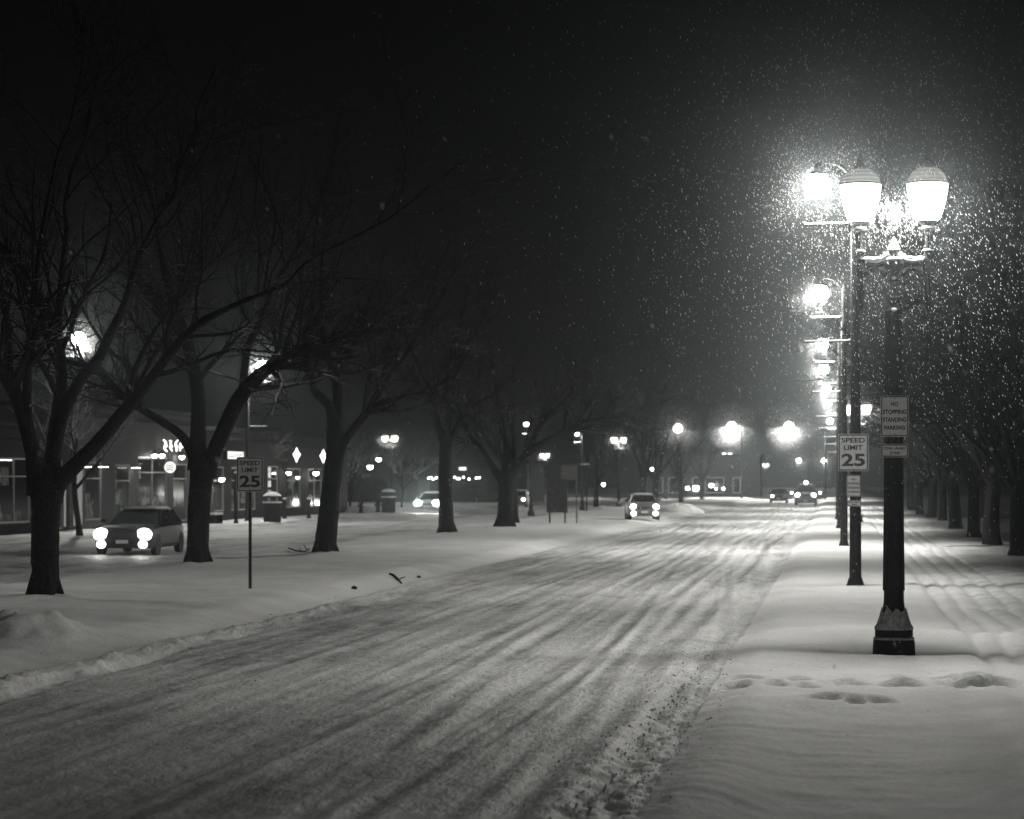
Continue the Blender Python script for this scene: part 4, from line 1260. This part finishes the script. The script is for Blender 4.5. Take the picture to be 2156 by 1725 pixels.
# low building with a string of bulbs, and the lit shops at the far crossing
p = S(950, 22)
lb = thing("low_building", (p.x, p.y, 0), "low dark building far behind the fourth tree, bulbs strung along its eave", "building")
MB().box((-4, 9, 1.9), (22, 14, 3.8)).build("wall", M["darkwall"], lb, smooth=False)
MB().box((-4, 9, 3.95), (22.6, 14.6, .3)).build("roof", M["darkwall"], lb, smooth=False)
MB().box((-3, 1.9, 1.1), (1.1, .1, 2.2)).build("door", M["wood"], lb, smooth=False)
for dx in (-7, 1.5, 4): MB().box((dx, 1.92, 1.6), (1.8, .1, 1.2)).build("window", M["glass"], lb, smooth=False)
sl = thing("string_lights", (p.x, p.y, CAMH + .13), "string of tiny bulbs either side of the fourth median tree", "string lights")
MB().tube([(-2.6 + 5.2 * i / 20, 1.5, .15 - .05 * math.sin(i)) for i in range(21)], .012, 4).build("cable", M["pole"], sl)
for i, dx in enumerate((-2.45, -2.2, -2.0, -1.7, -1.1, -.9, .1, .35, .55, .95, 1.5, 2.2, 2.5)):
    MB().blob((dx, 1.5, .10 * math.sin(i * 2.3)), (.085, .085, .085), 8, 6).build("bulb", M["bulb_soft"], sl)
p = S(969, 22)
es = thing("eave_sign", (p.x, p.y + 1.5, CAMH + 1.05), "tiny lit plate above the string of bulbs", "shop sign")
MB().box((0, 0, 0), (.75, .08, .32)).build("panel", M["signdim"] if "signdim" in M else M["signlit"], es, smooth=False)
MB().ring(rrect(.82, .4, .03), rrect(.74, .31, .02), -.05, .05).build("frame", M["pole"], es, smooth=False)
p = S(1490, 16.7)
fb = thing("corner_building", (p.x, p.y, 0), "hazy far building with several bright shopfront lights", "building")
MB().box((-1, 6, 2.6), (15, 10, 5.2)).build("wall", M["brick"], fb, smooth=False)
MB().box((-1, 6, 5.3), (15.4, 10.4, .25)).build("roof", M["darkwall"], fb, smooth=False)
for dx, wd in ((-6.3, 1.2), (-4.2, 1.6), (-1.4, 1.2), (.8, 2.4), (3.6, 1.0)):
    fr = MB().box((dx, .96, 1.5), (wd, .1, 2.0)).build("window", M["frame"], fb, smooth=False)
    MB().box((dx, .9, 1.5), (wd - .2, .04, 1.8)).build("pane", M["farpane"] if "farpane" in M else M["glass"], fr, smooth=False)
MB().box((-1, .5, 3.0), (15.2, 1.0, .3)).build("awning", M["darkwall"], fb, smooth=False)
for px, py, r, lab in ((1448, 1028, .22, "left of the two brightest lamps on the far corner building"), (1465, 1028, .36, "brightest lamp on the far corner building"), (1498, 1022, .24, "lamp on the far corner building right of the dark trunk"),
                       (1508, 1029, .12, "faint lamp right of the far corner building's trunk"), (1523, 1029, .14, "small lamp near the far corner building's right end"), (1372, 988, .22, "bright dot above the small hatchback"), (1271, 1020, .2, "small light right of the signal post")):
    p = S(px, 17)
    o = thing("wall_lamp", (p.x, p.y - .3, zat(py, 17)), lab, "wall lamp", "lamps around the far crossing")
    MB().blob((0, 0, 0), (r, r, r), 10, 8).build("bulb", M["bulb"], o)
    MB().lathe([(r * 1.2, r * .7), (r * .7, r * 1.2), (r * .2, r * 1.5)], 10).build("shade", M["pole"], o)
    MB().tube([(0, 0, r * 1.3), (0, .8, r * 1.6)], .03, 5).build("bracket", M["pole"], o)

# ------------------------------------------------------------------ pavement furniture on the left
def litter_bin(px, py, label):
    p = G(px, py)
    o = thing("litter_bin", (p.x, p.y, gz(p.x, p.y)), label, "litter bin", "round litter bins on the left pavement")
    MB().lathe([(.42, 0), (.46, .05), (.48, 1.0), (.50, 1.05)], 18).build("drum", M["pole"], o)
    for a in range(4):
        an = a * PI / 2 + .4
        pass
    ps = MB()
    for a in range(4):
        an = a * PI / 2 + .4
        ps.tube([(.42 * math.cos(an), .42 * math.sin(an), 1.04), (.42 * math.cos(an), .42 * math.sin(an), 1.32)], .03, 5)
    ps.build("lid_bracket", M["pole"], o)
    l_ = MB().lathe([(.50, 1.30), (.50, 1.36), (.30, 1.5), (.05, 1.55)], 18).build("lid", M["pole"], o)
    MB().lathe([(.49, 1.365), (.44, 1.44), (.29, 1.53), (.04, 1.59)], 18).build("snow", M["snow"], l_)
    MB().lathe([(.51, 1.0), (.51, 1.075), (.38, 1.08)], 18, caps=False).build("snow", M["snow"], o)
litter_bin(573, 1098, "round lidded bin behind the median speed sign's post")
litter_bin(818, 1080, "round lidded bin beyond the end of the shop block")
p = G(452, 1102)
bn = thing("bench", (p.x, p.y, gz(p.x, p.y)), "dark bench on the left pavement right of the second tree", "bench")
for k in range(4): pass
MB().box((0, 0, .45), (.5, 1.7, .06)).build("seat", M["wood"], bn, smooth=False)
MB().box((-.24, 0, .78), (.06, 1.7, .42)).build("backrest", M["wood"], bn, smooth=False)
for yy in (-.7, .7):
    MB().box((0, yy, .2), (.45, .07, .44)).build("leg", M["pole"], bn, smooth=False)
MB().box((.02, 0, .52), (.42, 1.6, .08)).build("snow", M["snow"], bn, smooth=False)
for px, py, hh, lab in ((497, 1100, 2.6, "thin dark post left of the median speed sign's post"), (599, 1093, 1.1, "short dark bollard right of the round bin"), (650, 1092, 1.1, "short dark bollard left of the third tree")):
    p = G(px, py)
    o = thing("bollard" if hh < 2 else "parking_post", (p.x, p.y, gz(p.x, p.y)), lab, "bollard" if hh < 2 else "post")
    MB().lathe([(.13, -.1), (.13, .1), (.10, .15), (.09, hh - .15), (.12, hh - .1), (.1, hh - .02), (.02, hh + .05)], 10).build("shaft", M["pole"], o)
    MB().blob((0, 0, hh + .03), (.12, .12, .07)).build("snow", M["snow"], o)
for px, py, lab in ((760, 1081, "squat dark hydrant past the shop block"), (796, 1079, "second squat hydrant left of the far bin")):
    p = G(px, py)
    o = thing("fire_hydrant", (p.x, p.y, gz(p.x, p.y)), lab, "hydrant")
    MB().lathe([(.2, 0), (.2, .08), (.13, .1), (.13, .6), (.17, .62), (.16, .72), (.08, .8), (.03, .86)], 12).build("barrel", M["pole"], o)
    for sx in (-1, 1): MB().tube([(sx * .1, 0, .48), (sx * .24, 0, .48)], .06, 8).build("nozzle", M["pole"], o)
# snow bank at the side lot
def heap(px, py, rx, ry, rz, seed, label):
    p = G(px, py)
    rng = random.Random(seed)
    n, m = 28, 9
    b = MB()
    rings = []
    for j in range(m):
        t = j / (m - 1)
        rings.append([(rx * (1 - t ** 1.5 * .98) * math.cos(2 * PI * k / n) * (1 + .12 * math.sin(3 * k + seed)), ry * (1 - t ** 1.5 * .98) * math.sin(2 * PI * k / n), -.1 + (rz + .1) * math.sin(t * PI / 2) * (1 + .10 * math.sin(k * 1.7 + j))) for k in range(n)])
    b.loft(rings, caps=False)
    b.f.append(tuple(len(b.v) - n + k for k in range(n)))
    o = b.build("snow_heap", M["snow"])
    o.location = (p.x, p.y, gz(p.x, p.y))
    return tag(o, label, "snow heap", "ploughed snow heaps")
heap(745, 1078, 5.5, 2.5, .35, 2, "long low snow heap between third tree and far bin")
heap(1430, 1078, 1.6, 1.6, .55, 5, "rounded snow heap right of the small hatchback")
# twigs and clods lying on the snow
def twig(pts, r, label, dz=.0):
    W = [G(px, py) for px, py in pts]
    W = [Vector((q.x, q.y, gz(q.x, q.y) + .02 + dz)) for q in W]
    b0 = W[0].copy()
    b = MB().tube([q - b0 for q in W], [r] * (len(W) - 1) + [r * .5], 6)
    k = len(W) // 2
    b.tube([W[k] - b0, W[k] - b0 + Vector((.12, .25, .05))], [r * .6, r * .3], 5)
    o = b.build("fallen_twig", M["bark"])
    o.location = b0
    return tag(o, label, "twig", "fallen twigs on the snow")
twig([(821, 1209), (830, 1210), (838, 1213), (846, 1217)], .03, "bent dark twig lying at the median's road edge")
twig([(608, 1161), (622, 1166), (636, 1167), (650, 1168)], .025, "long thin twig at the foot of the third tree", .04)
twig([(640, 1157), (646, 1165), (655, 1166)], .02, "short upturned twig beside the third tree's roots", .06)
for px, py, r, lab in ((746, 1232, .065, "dark clod on the median's road edge, lower one"), (882, 1206, .05, "dark clod right of the bent twig")):
    p = G(px, py)
    b = MB().blob((0, 0, 0), (r, r * .8, r * .7), 9, 6)
    rq = random.Random(px)
    b.v = [tuple(c * rq.uniform(.75, 1.2) for c in v) for v in b.v]
    o = b.build("dirt_clod", M["bark_dark"])
    o.location = (p.x, p.y, gz(p.x, p.y) + r * .4)
    tag(o, lab, "clod", "clods on the snow")

# ------------------------------------------------------------------ broken crusts thrown up by the plough
def crumbs():
    rq = random.Random(77)
    b = MB()
    for k in range(1500):
        t = rq.random()
        if t < .62: x_, y_ = KERB_R + rq.gauss(-.15, .24), 13.8 + 24 * rq.random() ** 1.6
        elif t < .8: x_, y_ = KERB_M + .7 + rq.gauss(0, .35), 16 + 34 * rq.random()
        else: x_, y_ = rq.uniform(KERB_M + 1, KERB_R - .4), 14 + 20 * rq.random()
        r_ = rq.uniform(.006, .017) * (1.7 if rq.random() < .1 else 1) * (.7 if t > .8 else 1)
        z_ = gz_fast(x_, y_)
        rot = Matrix.Rotation(rq.uniform(0, 6), 3, Vector((rq.gauss(0, 1), rq.gauss(0, 1), rq.gauss(0, 1))).normalized())
        c = Vector((x_, y_, z_ + r_ * .1))
        vs_ = [(1, 0, 0), (-1, 0, 0), (0, 1, 0), (0, -1, 0), (0, 0, .8), (0, 0, -.8)]
        vs_ = [c + rot @ (Vector(v) * r_ * rq.uniform(.7, 1.4)) for v in vs_]
        b.add(vs_, [(0, 2, 4), (2, 1, 4), (1, 3, 4), (3, 0, 4), (2, 0, 5), (1, 2, 5), (3, 1, 5), (0, 3, 5)])
    tag(b.build("snow_crumbs", M["snow"], smooth=False), kind="stuff")
def gz_fast(x_, y_):
    z_ = gz(x_, y_)
    return z_
crumbs()

# ------------------------------------------------------------------ falling snow
rg = np.random.default_rng(5)
bpy.context.view_layer.update()
GLOWS = []
for o in bpy.data.objects:
    if o.parent is None: continue
    p_ = o.matrix_world @ (Vector(o.data.vertices[0].co) if False else sum((Vector(c) for c in o.bound_box), Vector()) / 8) if o.type == 'MESH' else None
    st = o.name.split('.')[0]
    if p_ is None or p_.y < 5: continue
    far = p_.y / 60.0
    if st == "lens" and o.parent.name.startswith("tall_street"): GLOWS.append((p_, 1.5, 2600, 1.8) if p_.y < 60 else (p_, 1.1, 1900 if p_.x > -5 else 2600, 1.4 if p_.x > -5 else 2.4))
    elif st == "lens" and o.parent.name.startswith("lamp_head"): GLOWS.append((p_, 3.0, 5000, 6.0))
    elif st == "globe" and p_.y > 60: GLOWS.append((p_, .9, 700, 2.5 * far ** .5))
    elif st == "headlight": GLOWS.append((p_ + Vector((0, -.2, 0)), .42, 260, 1.5 * max(1, far ** .6)))
    elif st == "fog_lamp": GLOWS.append((p_ + Vector((0, -.2, 0)), .3, 120, 1.5))
def flakes():
    P = []
    c = np.array([LAMP1.x, LAMP1.y, 5.6])
    d = rg.normal(size=(9000, 3)); d /= np.linalg.norm(d, axis=1)[:, None]
    P.append(c + d * (3.6 * rg.random(9000) ** 0.75)[:, None])
    q = rg.random((7000, 3))
    P.append(np.stack([-5 + 7.5 * q[:, 0], 22 + 45 * q[:, 1], .2 + 10 * q[:, 2]], -1))
    q = rg.random((150, 3))
    z = 8 + 14 * q[:, 0]
    X = (q[:, 1] - .5) * 2156 / F * z
    P.append(np.stack([X * cy_ - z * sy_, X * sy_ + z * cy_, np.maximum(.15, CAMH + (q[:, 2] - .58) * 1725 / F * z)], -1))
    # extra flakes added round lamps and headlights to spread their glow (coarser clumps where they are far off)
    size = [np.ones(len(p)) for p in P]
    for c, rad, cnt, k in GLOWS:
        d = rg.normal(size=(cnt, 3)); d /= np.linalg.norm(d, axis=1)[:, None]
        P.append(np.array(c) + d * (rad * rg.random(cnt) ** 0.62)[:, None])
        P[-1][:, 2] = np.maximum(P[-1][:, 2], 0.05)
        size.append(np.full(cnt, k))
    P = np.concatenate(P)
    size = np.concatenate(size)
    n = len(P)
    ax = np.stack([rg.normal(.35, .25, n), rg.normal(0, .2, n), -np.ones(n)], -1)
    ax /= np.linalg.norm(ax, axis=1)[:, None]
    u = np.cross(ax, [0, 1, 0]); u /= np.linalg.norm(u, axis=1)[:, None]
    v = np.cross(ax, u)
    r = (.0013 + .0030 * rg.random(n) ** 1.5)[:, None]
    r = r * size[:, None]
    ln = r * np.where(size > 1, 1.6, 2.0 + 4.0 * rg.random(n))[:, None]
    V = np.stack([P + ax * ln, P - ax * ln, P + u * r, P + v * r, P - u * r, P - v * r], 1).reshape(-1, 3)
    T = np.array([(0, 2, 3), (0, 3, 4), (0, 4, 5), (0, 5, 2), (1, 3, 2), (1, 4, 3), (1, 5, 4), (1, 2, 5)])
    fc = (np.arange(n)[:, None, None] * 6 + T[None]).reshape(-1, 3).astype(np.int32)
    me = bpy.data.meshes.new("falling_snow")
    me.vertices.add(len(V)); me.vertices.foreach_set("co", V.astype(np.float32).ravel())
    me.loops.add(fc.size); me.loops.foreach_set("vertex_index", fc.ravel())
    me.polygons.add(len(fc)); me.polygons.foreach_set("loop_start", np.arange(len(fc), dtype=np.int32) * 3)
    me.update(calc_edges=True)
    m = bpy.data.materials.new("snowflake")
    m.use_nodes = True
    nn, l = m.node_tree.nodes, m.node_tree.links
    nn.clear()
    out = nn.new("ShaderNodeOutputMaterial")
    a = nn.new("ShaderNodeBsdfDiffuse"); b = nn.new("ShaderNodeBsdfTranslucent"); mx = nn.new("ShaderNodeMixShader")
    a.inputs[0].default_value = b.inputs[0].default_value = (.9, .9, .9, 1)
    l.new(a.outputs[0], mx.inputs[1]); l.new(b.outputs[0], mx.inputs[2]); l.new(mx.outputs[0], out.inputs[0])
    me.materials.append(m)
    o = bpy.data.objects.new("falling_snow", me)
    COL.objects.link(o)
    tag(o, kind="stuff")
flakes()

# ------------------------------------------------------------------ haze
hz = MB().box((-20, 305, 9), (230, 690, 24)).build("haze", M["snow"], smooth=False)
hm = bpy.data.materials.new("haze")
hm.use_nodes = True
n, l = hm.node_tree.nodes, hm.node_tree.links
n.clear()
out = n.new("ShaderNodeOutputMaterial")
pv = n.new("ShaderNodeVolumePrincipled")
pv.inputs["Color"].default_value = (.87, .97, 1.0, 1)
pv.inputs["Density"].default_value = 0.00052
pv.inputs["Anisotropy"].default_value = 0.95
l.new(pv.outputs[0], out.inputs["Volume"])
hz.data.materials[0] = hm
tag(hz, kind="stuff")
